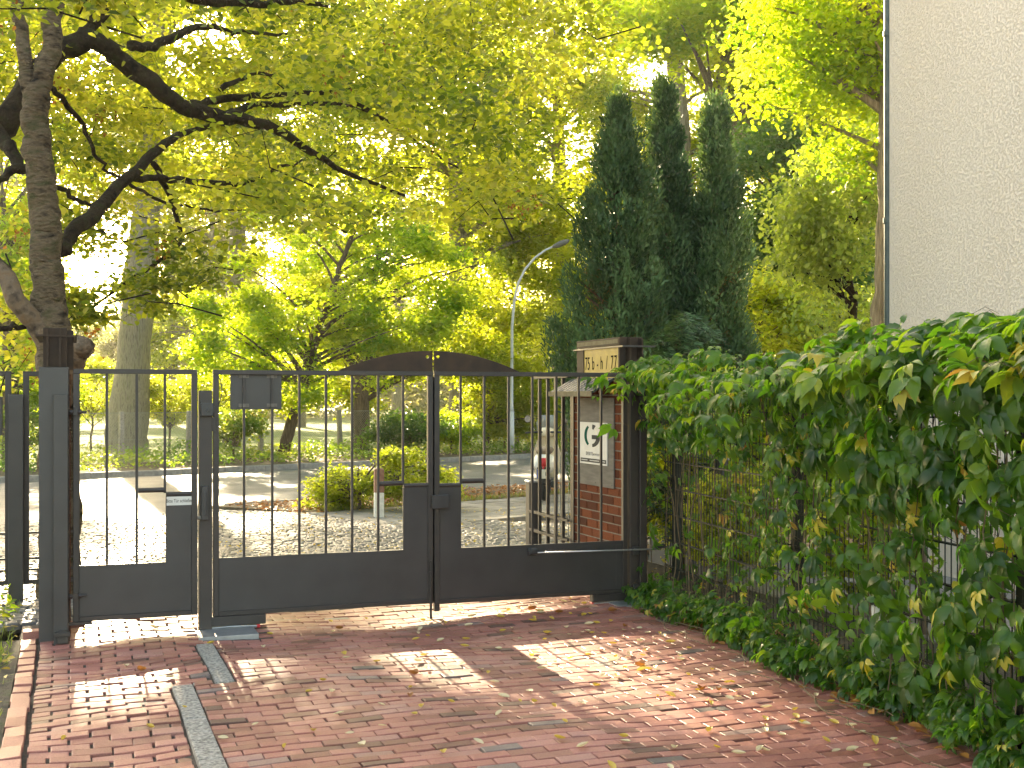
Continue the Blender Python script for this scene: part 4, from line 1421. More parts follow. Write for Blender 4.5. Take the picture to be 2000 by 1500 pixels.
lt = leaves("leaf_litter", pos, .035 + .045 * rng.random(m), rng.random(m), fall_b, rng, T_LEAF, up=2.2, droop=0)
lt.location = (*FA, 0); lt.rotation_euler = (0, 0, FRZ)
tag(lt, "dry brown leaf litter lying under the creeper", None, None, "stuff")

# small white garden light standing in the creeper
gl = W(1718, 1190, 6.35)
g_ = thing("garden_light", "small white bollard light with a domed cap half hidden in the creeper", "garden light", (gl[0], gl[1], 0))
q = MB(); q.tube([(0, 0, -.02), (0, 0, .50)], .042, 16); q.build("tube", white, g_, smooth=False)
q = MB(); q.loft([[(r_ * cos(a_), r_ * sin(a_), z_) for a_ in np.linspace(0, 2 * pi, 16, endpoint=False)] for r_, z_ in ((.05, .545), (.052, .565), (.045, .595), (.028, .612), (.008, .618))]); q.build("cap", white, g_, smooth=True)
q = MB(); q.tube([(0, 0, .5005), (0, 0, .5445)], .03, 12); q.build("lens", black, g_)

# ================================================================== CONIFERS BEHIND THE PILLAR
T_SPRAY = (np.array([(0, 0, 0), (.45, .19, .03), (1, 0, -.02), (.45, -.19, .03)]), [(0, 1, 2, 3)])
def conifer(label, base, h, rad, seed, plumes, tip_dx=0.0, name="conifer", low=0.1, pw=.7, cap=.6):
    rng = np.random.default_rng(seed)
    t = thing(name, label, "conifer", base, 0, "columnar conifers behind the pillar")
    q = MB()
    q.tube([(0, 0, -.1), (tip_dx * .3, 0, h * .4), (tip_dx, 0, h * .93)], [.06, .032, .006], 8, wob=.1)
    P, O = [], []
    for i in range(plumes):
        f = low + (.985 - low) * rng.random() ** .95
        prof = min(cap, rad * (1.0 - f) ** pw) * (1 + .14 * sin(f * 19 + seed)) * (.78 + .4 * rng.random())
        prof *= min(1, .12 + .88 * f / .30)
        a = rng.random() * 2 * pi
        rr = prof * (.35 + .58 * rng.random() ** .6)
        c = np.array([rr * cos(a) + tip_dx * f, rr * sin(a), f * h])
        pr = (.09 + .11 * rng.random()) * (1.2 - .62 * f)
        ph = pr * (1.6 + 1.1 * rng.random())
        m = int(560 * (pr / .17) ** 2)
        d = rng.normal(size=(m, 3)); d /= np.linalg.norm(d, axis=1)[:, None]
        d *= (.45 + .55 * rng.random(m) ** .5)[:, None]
        pos = c + d * np.array([pr, pr, ph]) + np.array([cos(a), sin(a), 0]) * (d[:, 2:3] + .2) * pr * .35
        P.append(pos)
        O.append(np.stack([np.full(m, i), np.full(m, cos(a)), np.full(m, sin(a))], 1))
        if i % 3 == 0:
            q.tube([(tip_dx * f * .8, 0, max(.1, f * h - .35 * rad)), (c[0] * .6, c[1] * .6, c[2] - .12), tuple(c)], [.016, .01, .004], 4, False)
    q.build("trunk", barkb, t, smooth=True)
    pos = np.concatenate(P); oo = np.concatenate(O)
    m = len(pos)
    up = np.stack([oo[:, 1] * .45, oo[:, 2] * .45, np.ones(m)], 1) + rng.normal(size=(m, 3)) * .45
    ax = up / np.linalg.norm(up, axis=1)[:, None]
    nr = rng.normal(size=(m, 3)); nr -= ax * np.sum(ax * nr, axis=1)[:, None]; nr /= np.linalg.norm(nr, axis=1)[:, None]
    tone = rng.random(plumes)[oo[:, 0].astype(int)]
    leaves("foliage", pos, .035 + .04 * rng.random(m), np.clip(tone * .62 + .38 * rng.random(m), 0, 1), leaf_thuja, rng, T_SPRAY, parent=t, fr=(ax, np.cross(nr, ax), nr))
    # dry brown sprays inside
    m = 2600
    f = low * .5 + .62 * rng.random(m)
    a = rng.random(m) * 2 * pi
    rr = np.minimum(cap, rad * (1 - f) ** pw) * .75 * rng.random(m) ** .5
    pos = np.stack([rr * np.cos(a) + tip_dx * f, rr * np.sin(a), f * h], 1)
    leaves("dry_sprays", pos, .05 + .05 * rng.random(m), rng.random(m), leaf_brown, rng, T_BLADE, up=.2, droop=.6, parent=t)
    return t
def gnd(px, Z): 
    p = W(px, 0, Z); return (p[0], p[1], 0.0)
conifer("left dark conifer, its lower branches reaching down beside the railing", gnd(1197, 12.6), 4.70, .95, 31, 260, .05, low=.04, pw=.80, cap=.60)
conifer("middle dark conifer, the tallest of the three behind the pillar", gnd(1300, 13.2), 5.02, .54, 32, 215, .0, low=.04, pw=.70, cap=.42)
conifer("right dark conifer with a feathery blunt top nearest the house", gnd(1405, 13.0), 4.78, .58, 33, 215, -.04, low=.04, pw=.66, cap=.43)

# feathery young tree at the foot of the conifers
def feather(label, base, h, rad, seed, fronds):
    rng = np.random.default_rng(seed)
    t = thing("feathery_shrub", label, "shrub", base)
    q = MB(); q.tube([(0, 0, -.05), (.02, 0, h * .9)], [.03, .008], 6)
    P, A, N_ = [], [], []
    for i in range(fronds):
        a = rng.random() * 2 * pi
        z0 = h * (.12 + .82 * rng.random())
        ln = rad * (.5 + .6 * rng.random()) * (1.15 - .55 * z0 / h)
        pts = []
        for k in range(9):
            f = k / 8
            pts.append(np.array([cos(a) * ln * f, sin(a) * ln * f, z0 + .22 * ln * f - .55 * ln * f * f + .2 * ln * sin(f * 2)]))
        q.tube(pts, [.005 * (1 - .1 * k) for k in range(9)], 3, False)
        for k in range(1, 9):
            for sd in (-1, 1):
                for jj in range(3):
                    f = (k - rng.random()) / 8
                    p = pts[k - 1] * (1 - rng.random()) + pts[k] * rng.random()
                    d = np.array([cos(a + sd * .9), sin(a + sd * .9), -.15 + .2 * rng.normal()])
                    P.append(pts[k] + rng.normal(size=3) * .012); A.append(d + rng.normal(size=3) * .15)
    q.build("trunk", barkb, t)
    P = np.array(P); A = np.array(A); A /= np.linalg.norm(A, axis=1)[:, None]
    m = len(P)
    nr = np.array([0, 0, 1.0]) + rng.normal(size=(m, 3)) * .3
    nr -= A * np.sum(A * nr, axis=1)[:, None]; nr /= np.linalg.norm(nr, axis=1)[:, None]
    leaves("foliage", P, .07 + .05 * rng.random(m), rng.random(m), leaf_thuja, rng, T_BLADE, parent=t, fr=(A, np.cross(nr, A) * 3, nr))
    return t
feather("soft feathery blue green shrub between the number light and the creeper", gnd(1318, 10.9), 2.45, .62, 41, 120)
feather("small feathery sprig showing over the creeper before the plaster wall", gnd(1800, 8.2), 2.1, .35, 42, 26)

# ================================================================== TREES
def lands(P):
    """where the shadow of each point falls on the ground"""
    k = P[:, 2] / math.tan(SUN_EL)
    return np.stack([P[:, 0] - k * sin(SUN_AZ), P[:, 1] - k * cos(SUN_AZ)], 1)
def sunny(P, rng, r=0.0):
    """True where a leaf clump leaves the sunlit patches of the drive open"""
    g = lands(P)
    ok = np.ones(len(P), bool)
    for (x, y, rx, ry, pr) in ((-.5, 7.25, .9, .3, .36), (.4, 6.95, .8, .25, .3), (-2.5, 7.85, 1.0, .3, .5), (-.9, 8.3, 2.2, .3, .8), (1.1, 6.2, .9, .4, .45), (-2.1, 6.0, .6, .8, .3), (-2.6, 13.5, 3.0, 1.6, .4), (-1, 18, 7, 3, .4), (-7, 20, 5, 3, .4)):
        q = ((g[:, 0] - x) / (rx + r)) ** 2 + ((g[:, 1] - y) / (ry + r)) ** 2 < 1
        ok &= ~(q & (rng.random(len(P)) < pr))
    return ok
def T(px, py, Z, r): return (*W(px, py, Z), r)
def Cn(px, py, Z, rx, ry, rz, n): return (*W(px, py, Z), rx, ry, rz, n)

# the tree behind the left pillar: trunk, low limbs, arching dark limbs over the gate
rng = np.random.default_rng(5)
NZ = 9.7
nb = gnd(118, NZ)
nt0 = thing("garden_tree", "mottled trunk tree rising behind the left gate pillar, dark limbs over the gate", "tree", nb)
B = np.array(nb)
def nl_(pts, sides=9, wob=.07):
    P = np.array([W(a, b, z) for a, b, z, r in pts]) - B
    k = np.linspace(0, len(P) - 1, (len(P) - 1) * 4 + 1)
    # smooth interpolation
    out = np.stack([np.interp(k, np.arange(len(P)), P[:, i]) for i in range(3)], 1)
    sm = out.copy(); sm[1:-1] = (out[:-2] + 2 * out[1:-1] + out[2:]) / 4
    sm[1:-1] += rng.normal(size=(len(sm) - 2, 3)) * .012
    return sm, np.interp(k, np.arange(len(P)), [p[3] for p in pts])
def gnarl(mbq, amp, f=1.0):
    V_ = np.array(mbq.v)
    c_ = V_ * f
    n_ = (np.sin(c_[:, 0] * 31 + 3 * np.sin(c_[:, 2] * 7)) * np.sin(c_[:, 1] * 29 + 2 * np.sin(c_[:, 2] * 11)) + .6 * np.sin(c_[:, 2] * 23 + c_[:, 0] * 17) + .5 * np.sin(c_[:, 2] * 61 + c_[:, 1] * 40))
    r_ = np.random.default_rng(3).normal(size=len(V_)) * .35
    ang = np.arctan2(c_[:, 1] - np.interp(c_[:, 2], [0, 3], [0, 0]), c_[:, 0])
    V_[:, 0] += amp * (n_ + r_) * np.cos(ang * 3); V_[:, 1] += amp * (n_ + r_) * np.sin(ang * 3)
    mbq.v = [tuple(p) for p in V_]
def dense(pr_, k=4):
    P_, R_ = pr_
    a_ = np.linspace(0, len(P_) - 1, (len(P_) - 1) * k + 1)
    return np.stack([np.interp(a_, np.arange(len(P_)), P_[:, i]) for i in range(3)], 1), np.interp(a_, np.arange(len(P_)), R_)
tr = MB()
tr.tube(*dense(nl_([(114, 1200, NZ, .165), (118, 1000, NZ, .15), (117, 800, NZ, .145), (108, 660, NZ, .14), (96, 560, NZ, .125), (88, 460, NZ, .12), (80, 340, NZ, .112), (70, 240, NZ, .105), (72, 175, NZ, .10)])), sides=26, wob=.06)
tr.tube(*dense(nl_([(74, 200, NZ, .085), (92, 120, NZ, .078), (103, 40, NZ, .074), (108, -60, NZ, .07), (118, -200, NZ - .1, .06), (140, -420, NZ - .2, .045)])), sides=20)
tr.tube(*dense(nl_([(68, 215, NZ, .07), (52, 140, NZ, .058), (44, 60, NZ, .052), (30, -80, NZ + .2, .045), (5, -260, NZ + .3, .03)])), sides=16)
gnarl(tr, .0065)
trunk_ = tr.build("trunk", surf("mottled_bark", (0.014, 0.010, 0.007), (0.15, 0.105, 0.066), 10, .9, 1.0, 30, bdist=.05, spec=.2, c3=(0.05, 0.05, 0.018), stretch=(.8, .8, 1.9)), nt0, smooth=True)
q = MB()                                               # sawn low limb, then the low limb to the left
q.tube(*nl_([(112, 790, NZ - .1, .09), (128, 735, NZ - .25, .085), (150, 690, NZ - .35, .082), (166, 668, NZ - .4, .085)]), sides=10)
peel = surf("peeling_bark", (0.03, 0.016, 0.009), (0.15, 0.10, 0.062), 13, .85, .9, 30, bdist=.03, c3=(0.16, 0.09, 0.045))
q.build("sawn_limb", peel, nt0, smooth=True)
q = MB(); q.tube(*nl_([(112, 700, NZ, .10), (76, 640, NZ - .1, .085), (36, 590, NZ - .2, .075), (2, 530, NZ - .2, .07), (-60, 470, NZ, .06)]), sides=10)
q.build("limb", peel, nt0, smooth=True)
limbs = [
 [(-60, 300, 10.4, .13), (10, 250, 10.4, .125), (60, 160, 10.5, .12), (120, 92, 10.6, .115), (185, 78, 10.8, .105), (240, 118, 11, .10), (310, 175, 11.2, .095), (370, 215, 11.4, .09), (440, 228, 11.6, .08), (520, 242, 11.9, .065), (590, 285, 12.3, .045), (680, 340, 12.8, .032), (790, 382, 13.4, .018)],
 [(110, 110, 10.6, .08), (170, 60, 10.9, .075), (215, 10, 11.2, .07), (240, -60, 11.4, .06), (330, -160, 12, .045)],
 [(255, 90, 11, .06), (300, 95, 11.2, .05), (350, 65, 11.5, .045), (400, 52, 11.8, .036), (470, 60, 12.2, .026), (560, 66, 12.8, .018)],
 [(370, 212, 11.4, .05), (420, 195, 11.8, .045), (480, 190, 12.2, .04), (560, 185, 12.8, .034), (660, 180, 13.5, .026), (760, 150, 14.2, .015)],
 [(440, 228, 11.6, .05), (500, 205, 12.2, .04), (600, 200, 13, .03), (700, 205, 13.8, .022), (760, 240, 14.3, .012)],
 [(430, 175, 11.6, .035), (480, 150, 11.9, .025), (540, 145, 12.2, .014)],
 [(110, 490, 9.8, .075), (140, 460, 10.0, .075), (190, 408, 10.3, .07), (250, 345, 10.6, .062), (300, 300, 10.9, .05), (345, 262, 11.2, .04), (420, 240, 11.7, .022)],
 [(250, 348, 10.6, .04), (300, 350, 10.9, .036), (360, 352, 11.2, .032), (430, 358, 11.6, .03), (480, 360, 11.9, .027), (525, 335, 12.2, .022), (590, 312, 12.7, .012)],
 [(250, 355, 10.6, .02), (290, 385, 10.8, .017), (340, 405, 11, .014), (420, 414, 11.4, .012), (480, 410, 11.7, .007)],
 [(84, 160, 9.9, .03), (120, 190, 10.1, .027), (165, 245, 10.4, .024), (185, 300, 10.6, .02), (215, 335, 10.7, .016), (270, 370, 10.9, .01)],
 [(95, 360, 9.9, .028), (130, 372, 10.1, .024), (165, 400, 10.3, .018), (210, 410, 10.6, .01)],
 [(40, 330, 10, .06), (20, 290, 10.1, .065), (-20, 240, 10.2, .07), (-80, 160, 10.4, .07)],
 [(60, 330, 10, .05), (30, 330, 9.9, .045), (8, 345, 9.8, .035), (-30, 370, 9.7, .03)],
 [(300, -20, 9, .05), (400, 0, 9.4, .05), (480, 6, 9.8, .045), (560, 2, 10.3, .035), (640, 12, 10.9, .02)],
 [(690, 200, 13, .028), (760, 240, 13.6, .024), (830, 290, 14.2, .018), (900, 330, 14.8, .01)],
 [(-50, 650, 9.2, .03), (0, 642, 9.4, .028), (50, 640, 9.6, .024), (90, 640, 9.7, .02)],
 [(170, 610, 11, .012), (230, 560, 11.2, .018), (300, 520, 11.5, .02), (360, 470, 11.8, .025), (330, 380, 11.6, .03), (300, 320, 11, .035)],
]
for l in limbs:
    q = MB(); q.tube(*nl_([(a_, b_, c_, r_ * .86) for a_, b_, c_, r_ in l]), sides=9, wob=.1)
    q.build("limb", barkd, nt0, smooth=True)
q = MB()
# canopy clumps: layered sprays between 9 and 16 m, thinner where the photograph shows sky
cl, rad_ = [], []
gaps = [(170, 545, 75), (700, 215, 45), (1050, 45, 55), (870, 440, 40), (215, 400, 40), (600, 300, 30), (330, 330, 30), (950, 120, 40), (700, 60, 25)]
tries = 0
while len(cl) < 430 and tries < 9000:
    tries += 1
    px = -300 + 1480 * rng.random()
    lim = 430 if px > 150 else 330
    if px > 900: lim = 420 - (px - 900) * .3
    py = -330 + (lim + 330) * rng.random() ** .9
    Z = 12.2 + 5.5 * rng.random() if rng.random() < .80 else 9.8 + 2.4 * rng.random()
    if 40 < py < 300 and Z < 12.1 and px < 560 and rng.random() < .75: continue
    if px > 1080 and py > 100: continue
    if any((px - a) ** 2 + (py - b) ** 2 < (c * 1.25) ** 2 for a, b, c in gaps): continue
    if not sunny(np.array([W(px, py, Z)]), rng, .25)[0]: continue
    cl.append(W(px, py, Z)); rad_.append(.34 + .34 * rng.random())
extra = [(150, 430, 12.4, .26), (215, 395, 12.6, .3), (110, 385, 12.2, .3), (190, 470, 12.4, .22), (620, 320, 14, .35), (330, 340, 13, .3), (930, 120, 14, .4), (890, 420, 14.5, .4), (-20, -10, 7.6, .24), (60, -50, 7.8, .26), (150, -40, 7.7, .24), (200, 0, 8.2, .18), (260, -30, 8.4, .24), (120, 150, 10.9, .3), (200, 200, 12, .4), (160, 300, 12.4, .4), (230, 480, 12, .3), (40, 430, 11, .35), (-30, 450, 10.6, .4), (30, 230, 11.5, .4), (130, 440, 12, .3), (250, 560, 11.2, .2), (300, 600, 11.2, .14), (290, 560, 11.3, .2), (330, 545, 11.4, .22), (60, 610, 10.6, .3), (30, 560, 10.4, .3), (150, 580, 10.8, .12), (160, 612, 10.7, .12), (350, 500, 11.6, .25),
         (390, 540, 11.8, .25), (420, 480, 12, .3), (70, 680, 10.6, .3), (180, 620, 10.8, .16), (20, 700, 11, .4), (-20, 640, 11, .4), (320, 460, 11.5, .3)]
for a, b, z, r in extra:
    cl.append(W(a, b, z)); rad_.append(r * 1.5)
cl = np.array(cl) - B
for i in range(0, len(cl), 2):                         # fine twigs into the clumps
    c = cl[i]
    d = np.array([.26 * rng.normal() - .22, .26 * rng.normal(), .14 * rng.normal() + .05])
    q.tube([c - d * 1.3, c - d * .5 + rng.normal(size=3) * .07, c + rng.normal(size=3) * .07, c + d * .6 - np.array([0, 0, .14])], [.008, .0065, .005, .002], 4, False)
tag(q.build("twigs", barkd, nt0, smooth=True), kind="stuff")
pos, idx = clump_points(cl, np.array(rad_), 190, rng, .42)
tn = np.clip(rng.random(len(cl))[idx] * .6 + .5 * rng.random(len(pos)), 0, 1)
leaves("crown", pos, .055 + .04 * rng.random(len(pos)), tn, leaf_canopy, rng, T_LEAF, .9, .6, nt0)
sel = rng.permutation(len(cl))[:60]
spos, _ = clump_points(cl[sel] - np.array([0, 0, .12]), .13, 34, rng, 1.4)
leaves("seeds", spos, .03 + .02 * rng.random(len(spos)), rng.random(len(spos)), seedm, rng, T_LEAF, .1, 1.5, nt0)

TG = "trees along the far side of the street"
bigt = tree("old_tree", "tall old tree with a thick grey leaning trunk behind the chain link fence", gnd(248, 30.5),
     [T(246, 905, 30.5, .62), T(247, 850, 30.5, .52), T(256, 760, 30.5, .45), T(266, 640, 30.5, .41), T(278, 500, 30.5, .38), T(290, 370, 30.5, .33), T(300, 200, 30.5, .28), T(312, 0, 30.5, .2), T(320, -150, 30.5, .1)],
     [Cn(380, 60, 30, 4.0, 2.2, 3.0, 46), Cn(200, 130, 31, 3.4, 2, 2.4, 26), Cn(330, -130, 31, 4, 2.5, 2.5, 26), Cn(430, 300, 30, 2, 1.2, 1.0, 14)],
     .75, 330, .15, leaf_canopy, barkg, 51, TG, T_MAPLE, sides=14, limb_r=.09)
tree("maple_tree", "bushy bright maple with a thin leaning trunk beyond the street", gnd(556, 31),
     [T(552, 895, 31, .17), T(558, 862, 31, .15), T(578, 800, 31, .135), T(597, 740, 31, .13), T(606, 690, 31, .125), T(617, 648, 31, .115), T(640, 590, 31, .085), T(665, 520, 31, .07), T(700, 430, 31, .04)],
     [Cn(640, 560, 31, 3.7, 1.1, 2.1, 84), Cn(470, 645, 30, 1.8, .9, 1.15, 32), Cn(790, 610, 31, 1.9, .9, 1.3, 32), Cn(620, 440, 32, 2.6, .9, 1.0, 26), Cn(600, 760, 30.6, 2.4, .6, .45, 12)],
     .46, 230, .115, leaf_mid, barkb, 52, TG, T_MAPLE, limb_r=.05)
tree("maple_tree", "forked brown trunk maple standing right of the leaning one", gnd(707, 33.5),
     [T(705, 885, 33.5, .26), T(706, 840, 33.5, .23), T(706, 790, 33.5, .21), T(705, 745, 33.5, .20), T(716, 690, 33.5, .17), T(725, 600, 33.5, .12), T(740, 480, 33.5, .06)],
     [Cn(760, 560, 34, 3.4, 1.0, 2.6, 64), Cn(880, 690, 34, 1.7, .8, .9, 20), Cn(720, 760, 34.5, 1.5, .7, .6, 12), Cn(650, 660, 34.5, 2.5, .8, 1.2, 24)],
     .5, 240, .12, leaf_yell, barkb, 53, TG, T_MAPLE, limb_r=.07)
tree("lilac_bush", "rounded yellow green bush beside the street lamp", gnd(945, 35),
     [T(950, 890, 35, .07), T(952, 830, 35, .06), T(955, 760, 35, .04), T(958, 720, 35, .02)],
     [Cn(965, 770, 35, 1.15, 1.0, 1.25, 60), Cn(1030, 780, 35.5, 1.0, .9, 1.1, 34)], .34, 210, .10, leaf_yell, barkb, 54, TG, T_QUAD, cat="bush", limb_r=.03)
tall = tree("tall_tree", "tall yellow green tree behind the curved arm of the street lamp", gnd(1095, 43),
     [T(1096, 880, 43, .4), T(1096, 700, 43, .36), T(1095, 450, 43, .3), T(1090, 250, 43, .22), T(1085, 50, 43, .1)],
     [Cn(1080, 330, 42, 4.2, 1.6, 4.6, 84), Cn(1000, 560, 42, 3.4, 1.4, 2.6, 40), Cn(1120, 640, 41, 2.6, 1.2, 2.0, 26), Cn(1090, 60, 43, 4, 1.6, 3, 40)],
     .8, 300, .16, leaf_yell, barkp, 55, TG, T_MAPLE, limb_r=.1)
tree("tall_tree", "tall tree with a bare pale stem above the middle conifer", gnd(1330, 38),
     [T(1335, 900, 38, .36), T(1335, 500, 38, .32), T(1328, 250, 38, .3), T(1318, 130, 38, .28), T(1315, -60, 38, .18)],
     [Cn(1290, 0, 37.5, 4.4, 1.8, 2.4, 50), Cn(1240, 330, 39.5, 2.6, 1.2, 3, 40), Cn(1400, 330, 39.5, 2.4, 1.2, 3.2, 34), Cn(1300, 560, 39, 4.2, 1.2, 2.4, 34)],
     .8, 290, .16, leaf_yell, barkp, 56, TG, T_MAPLE, limb_r=.08)
tree("tall_tree", "tall tree with a thick pale stem above the right conifer", gnd(1400, 27),
     [T(1385, 920, 27, .34), T(1392, 600, 27, .3), T(1405, 330, 27, .27), T(1415, 220, 27, .25), T(1424, 120, 27, .23), T(1440, -60, 27, .16)],
     [Cn(1480, 20, 26, 3.0, 2.6, 1.6, 60), Cn(1340, -40, 25, 2.4, 2, 1.4, 36), Cn(1620, 60, 24, 2.0, 2, 1.5, 36), Cn(1560, 220, 28, 1.8, 1.6, 1.4, 30)],
     .6, 300, .13, leaf_mid, barkp, 57, TG, T_MAPLE, limb_r=.07)
tree("dark_tree", "dark green tree right of the conifers", gnd(1560, 23),
     [T(1560, 930, 23, .16), T(1558, 700, 23, .14), T(1550, 450, 23, .1), T(1545, 300, 23, .05)],
     [Cn(1540, 380, 23, 1.35, 1.3, 1.5, 70), Cn(1600, 520, 23.5, 1.2, 1.1, 1.0, 34), Cn(1500, 560, 23.5, .9, .9, 1.3, 26)], .5, 260, .10, leaf_dark, barkd, 58, TG, T_MAPLE, limb_r=.04)
tree("small_tree", "small tree with a dark bent trunk close to the plaster wall", gnd(1640, 17.5),
     [T(1640, 960, 17.5, .09), T(1646, 760, 17.5, .085), T(1653, 690, 17.5, .08), T(1662, 640, 17.5, .075), T(1668, 585, 17.5, .07), T(1656, 540, 17.5, .04), T(1640, 480, 17.5, .025)],
     [Cn(1620, 420, 17.2, .75, .6, .85, 34), Cn(1580, 490, 17, .5, .4, .7, 20), Cn(1690, 330, 17.6, .5, .5, .8, 16), Cn(1650, 640, 17.8, .8, .6, .4, 14)], .36, 120, .085, leaf_pale, barkd, 59, TG, T_LEAF, limb_r=.035, droop=1.4, up=.2, flat=1.0)
tree("ash_tree", "pale trunk tree cut off by the edge of the house", gnd(1722, 15),
     [T(1727, 990, 15, .17), T(1724, 800, 15, .16), T(1727, 640, 15, .155), T(1733, 500, 15, .15), T(1737, 300, 15, .14), T(1745, 0, 15, .1)],
     [Cn(1700, 180, 15.5, .9, .9, 1.2, 40), Cn(1600, 100, 16, 1.2, 1, .8, 34), Cn(1700, -40, 15, 1.4, 1, 1, 30)], .40, 170, .085, leaf_mid, barkp, 60, TG, T_LEAF, limb_r=.05, droop=.9)
q = MB()
tree("tall_tree", "broad yellow green tree filling the gap left of the house", gnd(1640, 36),
     [T(1640, 890, 36, .3), T(1640, 600, 36, .26), T(1645, 350, 36, .2), T(1650, 100, 36, .1)],
     [Cn(1640, 560, 35, 3.0, 1.4, 3.2, 64), Cn(1680, 300, 36, 3.0, 1.4, 3, 50), Cn(1560, 700, 34, 3, 1.2, 1.5, 30), Cn(1530, 200, 37, 2.5, 1.4, 3, 36), Cn(1640, 60, 36, 3.4, 1.6, 2.2, 40)],
     .7, 290, .15, leaf_yell, barkp, 61, TG, T_MAPLE, limb_r=.07)
tree("tall_tree", "large tree behind the two maples in the middle", gnd(900, 39),
     [T(898, 870, 39, .36), T(896, 600, 39, .31), T(890, 350, 39, .24), T(880, 150, 39, .17), T(880, 0, 39, .09)],
     [Cn(860, 250, 39, 3.9, 2.0, 2.4, 70), Cn(900, 60, 39, 3.6, 2.0, 2.2, 50), Cn(980, 420, 39, 2.2, 1.2, 1.6, 30), Cn(760, 110, 39, 2.6, 1.8, 2.0, 34)],
     .72, 290, .16, leaf_yell, barkp, 62, TG, T_QUAD, limb_r=.1)
tree("tall_tree", "large tree rising right of the thick grey trunk", gnd(450, 38),
     [T(452, 872, 38, .3), T(456, 600, 38, .27), T(470, 350, 38, .22), T(500, 150, 38, .15), T(510, 20, 38, .08)],
     [Cn(520, 240, 38, 3.6, 1.8, 2.0, 60), Cn(620, 90, 38, 3.6, 2, 2.0, 44), Cn(400, 330, 38, 2.2, 1.2, 1.3, 26), Cn(680, 300, 38.5, 2.4, 1.4, 1.5, 30)],
     .72, 280, .16, leaf_yell, barkp, 63, TG, T_QUAD, limb_r=.1)
for (px_, sd_, lab_) in ((585, 67, "far yellow green tree seen between the thick grey trunk and the gate crest"), (775, 68, "far yellow green tree seen above the left half of the gate crest"), (965, 69, "far yellow green tree seen left of the street lamp pole"), (415, 70, "far yellow green tree seen just right of the thick grey trunk")):
    tree("park_tree", lab_, gnd(px_, 63),
         [T(px_, 840, 63, .36), T(px_ + 4, 600, 63, .28), T(px_, 420, 63, .14)],
         [Cn(px_, 470, 63, 3.2, 1.4, 3.0, 56), Cn(px_ - 40, 650, 62.5, 3.0, 1.2, 1.9, 34), Cn(px_ + 60, 360, 63.5, 2.4, 1.2, 1.8, 24)],
         .8, 230, .19, leaf_yell, barkp, sd_, TG, T_QUAD, limb_r=.08)
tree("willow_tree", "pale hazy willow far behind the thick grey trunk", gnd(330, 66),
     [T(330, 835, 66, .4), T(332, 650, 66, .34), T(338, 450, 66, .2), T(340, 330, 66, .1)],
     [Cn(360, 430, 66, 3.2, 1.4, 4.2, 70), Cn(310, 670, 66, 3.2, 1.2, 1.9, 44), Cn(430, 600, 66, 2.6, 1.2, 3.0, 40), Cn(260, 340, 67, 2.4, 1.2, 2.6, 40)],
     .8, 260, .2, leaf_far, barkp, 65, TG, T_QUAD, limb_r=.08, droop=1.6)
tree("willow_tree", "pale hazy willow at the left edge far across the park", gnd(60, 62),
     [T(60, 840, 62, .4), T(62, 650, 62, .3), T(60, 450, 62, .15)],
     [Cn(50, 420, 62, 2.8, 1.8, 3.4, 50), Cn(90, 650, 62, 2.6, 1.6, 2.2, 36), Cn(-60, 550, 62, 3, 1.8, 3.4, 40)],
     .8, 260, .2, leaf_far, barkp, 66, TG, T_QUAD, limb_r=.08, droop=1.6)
tree("leafy_tree", "leafy tree at the left edge behind the gate pillar", gnd(20, 27),
     [T(20, 930, 27, .2), T(22, 750, 27, .17), T(15, 550, 27, .12), T(10, 420, 27, .06)],
     [Cn(20, 620, 27, 1.2, 1.5, 1.2, 50), Cn(-60, 480, 28, 2.2, 2, 1.8, 60), Cn(60, 730, 27.5, 1.1, .9, .7, 26), Cn(30, 470, 30, 1.3, 1, .9, 22), Cn(40, 320, 31, 2.0, 1.5, 1.5, 34)],
     .48, 260, .12, leaf_mid, barkb, 64, TG, T_MAPLE, limb_r=.06)

# shrubs along the fence
SG = "shrubs along the park fence"
def shrub(label, px, py, Z, rx, rz, n, lm, seed, leaf=.085, name="shrub"):
    b = gnd(px, Z)
    top = W(px, py, Z)
    tree(name, label, b, [(b[0], b[1], -.02, .035), (b[0] + .03, b[1], top[2] * .6, .025), (top[0], top[1], top[2], .012)],
         [(top[0], top[1], top[2], rx, rx * .8, rz, n)], .30, 170, leaf, lm, barkb, seed, SG, T_QUAD, cat="shrub", limb_r=.018, limbs=.5)
shrub("pale yellow shrub in front of the thick grey trunk", 330, 770, 31.5, 1.0, .7, 46, leaf_yell, 71)
shrub("pale yellow shrub left of the thick grey trunk", 178, 760, 32, .75, .85, 40, leaf_yell, 72)
shrub("loose yellow shrub behind the middle gate post", 425, 780, 33, 1.0, .75, 40, leaf_yell, 73)
shrub("dark green shrub below the dark sign plate", 455, 830, 29.4, .8, .35, 22, leaf_cover, 74)
shrub("blue green shrub right of the forked maple", 790, 835, 32, 1.1, .38, 40, leaf_dark, 75)
shrub("green shrub left of the street lamp", 880, 835, 33.5, .8, .42, 34, leaf_mid, 76)
shrub("tall leafy shrub behind the street lamp", 985, 760, 36, .9, 1.2, 60, leaf_mid, 77)
shrub("leafy shrub behind the scooter", 1060, 800, 37, .9, .9, 44, leaf_yell, 78)
shrub("yellow shrub between the lamp and the conifers", 1105, 720, 34, 1.3, 1.6, 70, leaf_yell, 79)
shrub("low shrub at the left edge of the street", 40, 835, 27, 1.0, .45, 34, leaf_cover, 80)
shrub("yellow green shrub under the conifers on the right", 1480, 640, 19, .9, .9, 46, leaf_yell, 81)
shrub("yellow green shrub below the bent trunk by the house", 1610, 655, 20, 1.1, .8, 50, leaf_yell, 82)
shrub("loose green shrub behind the wire fence", 1560, 880, 12.2, .9, .6, 40, leaf_mid, 83)
